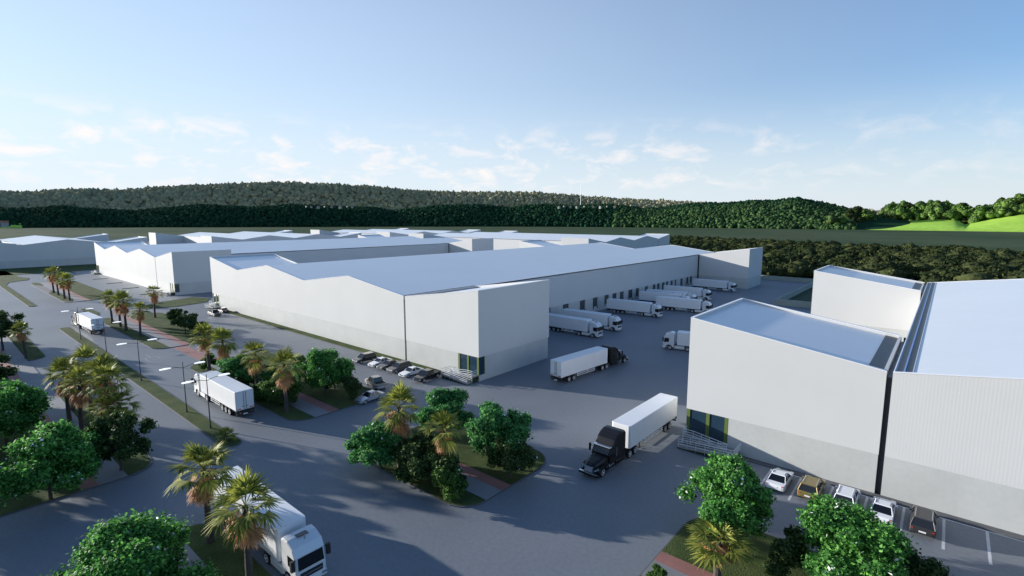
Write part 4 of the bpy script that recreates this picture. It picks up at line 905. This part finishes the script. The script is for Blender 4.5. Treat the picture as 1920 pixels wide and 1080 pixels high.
# meadow slope and its tree row at the right
mt = [(1500,429),(1615,427),(1675,413),(1752,410),(1790,411),(1800,420),(1830,413),(1902,400),(2100,396),(2300,396)]
dm = lambda u: interp(base, u)-20
def meadow():
    V = []; F = []; nu, nv = 60, 8
    for i in range(nu):
        u = 1590+(2250-1590)*i/(nu-1)
        for j in range(nv):
            t = j/(nv-1); d = dm(u)+220*t; x, y = polar(u, d); H = hgt(interp(mt,u), u, dm(u)+220); V.append((x, y, -.5+max(H,.2)*t**.9))
    for i in range(nu-1):
        for j in range(nv-1): F.append((i*nv+j, (i+1)*nv+j, (i+1)*nv+j+1, i*nv+j+1))
    b = MB(); b.add(V, F); struct('meadow', b, 'meadow', smooth=True)
meadow()
def hill_tree(seed):
    rg = np.random.default_rng(seed); P = rg.normal(size=(9,3))*np.array([4.5,4.5,4])+np.array([0,0,15]); P = np.concatenate([P, [[0,0,13]]])
    o = blobs(P, rg.uniform(3.5,6.5,10), rg.uniform(4,7,10), rg, 'crown', ['hill_light'], leafy=120, leaf=1.9); me = o.data; bpy.data.objects.remove(o)
    b = MB(); b.tube((0,0,-6),(0,0,12),1.0,7,r2=.5); o = b.build('trunk', 'bark'); tm = o.data; bpy.data.objects.remove(o); return me, tm
HT_ = [hill_tree(60+i) for i in range(5)]
mats2 = ['hill_light','leaf_mid','wood_crown','hill_light','leaf_dark']
for (me, tm), m_ in zip(HT_, mats2): me.materials.clear(); me.materials.append(M[m_])
rg = np.random.default_rng(9); k = 0
ORD = 'first second third fourth fifth sixth seventh eighth ninth tenth eleventh twelfth thirteenth fourteenth fifteenth sixteenth seventeenth eighteenth nineteenth twentieth'.split()
ORD += ['twenty-'+o for o in ORD[:9]]+['thirtieth']+['thirty-'+o for o in ORD[:9]]
adj = ['rounded', 'tall', 'dark', 'yellow green', 'broad']
for row, (u0, u1, n_) in enumerate([(1545,1940,34),(1570,2000,36),(1640,2060,26)]):
    for i in range(n_):
        u = u0+(u1-u0)*(i+.5)/n_+rg.uniform(-5,5); dd = dm(u)+205+row*26 if u > 1640 else dm(u)+40+row*30+max(0,(u-1560))*1.7
        x, y = polar(u, dd); H = hgt(interp(mt,u), u, dm(u)+220) if u > 1640 else (hgt(interp(mt,1640),1640,dm(u)+220)*max(0,(u-1560)/80))
        H = max(H, 0)
        j = int(rg.integers(0,5)); T = empty('hillside_tree', (x, y, H-13+row*5), rg.uniform(0,6), adj[j]+' tree, '+ORD[i]+' from the left in the '+['front','middle','back'][row]+' row above the bright meadow', 'tree', 'trees on the meadow hilltop')
        s = rg.uniform(1.2,2.0); T.scale = (s,s,s*rg.uniform(.85,1.2))
        for nm, m_ in (('trunk', HT_[j][1]), ('crown', HT_[j][0])):
            o = bpy.data.objects.new(nm, m_); COL.objects.link(o); o.parent = T
# small far houses and a mast
def house(x, y, z, s, rz, label):
    T = empty('house', (x,y,z), rz, label, 'house', 'small far houses on the wooded ridge'); T.scale = (s,s,s)
    b = MB(); b.box(-5,5,-4,4,-3,5); b.add([(-5,-4,5),(5,-4,5),(5,4,5),(-5,4,5),(-5,0,7.6),(5,0,7.6)], [(0,3,4),(1,5,2),(0,4,5,1),(3,2,5,4)]); b.build('wall', 'house_wall', T)
    b = MB(); b.add([(-5.5,-4.6,4.8),(5.5,-4.6,4.8),(5.5,0,7.9),(-5.5,0,7.9),(5.5,4.6,4.8),(-5.5,4.6,4.8)], [(0,1,2,3),(3,2,4,5)]); b.build('roof', 'house_roof', T)
for i, u in enumerate([2, 16]):
    x, y = polar(u, db(u)-30); house(x, y, 8, 1.7, .5+i, ['white far house with dark roof at the very left edge','white far house with orange roof beside the left edge'][i])
b = MB()
for i in range(14):
    u = -60+9*i; x, y = polar(u, db(u)-18); x2, y2 = polar(u+9, db(u+9)-18); x3, y3 = polar(u+9, db(u+9)+30); x4, y4 = polar(u, db(u)+30)
    if u < 40: b.add([(x,y,0.5),(x2,y2,.5),(x3,y3,14),(x4,y4,14)], [(0,1,2,3)])
struct('meadow', b, 'meadow')
for i, u in enumerate([579,588,601,613,626,642,655,664,1047,1056,1068,1080,1094,1110,1124,1136,1150]):
    d = db(u)+130; x, y = polar(u, d); z = hgt(391+(i%3), u, d); house(x, y, z+4, .5+.22*((i*7)%3), i, 'tiny pale house, '+ORD[i if i < 8 else i-8]+' from the left in the '+('left' if u < 800 else 'right')+' village on the dark ridge')
x, y = polar(1087, 2700); T = empty('radio_mast', (x,y,60), 0, 'thin far radio mast on the skyline', 'mast')
b = MB(); b.tube((0,0,0),(0,0,hgt(346,1087,2700)-60),1.6,6,r2=.7); b.build('mast', 'trim', T)
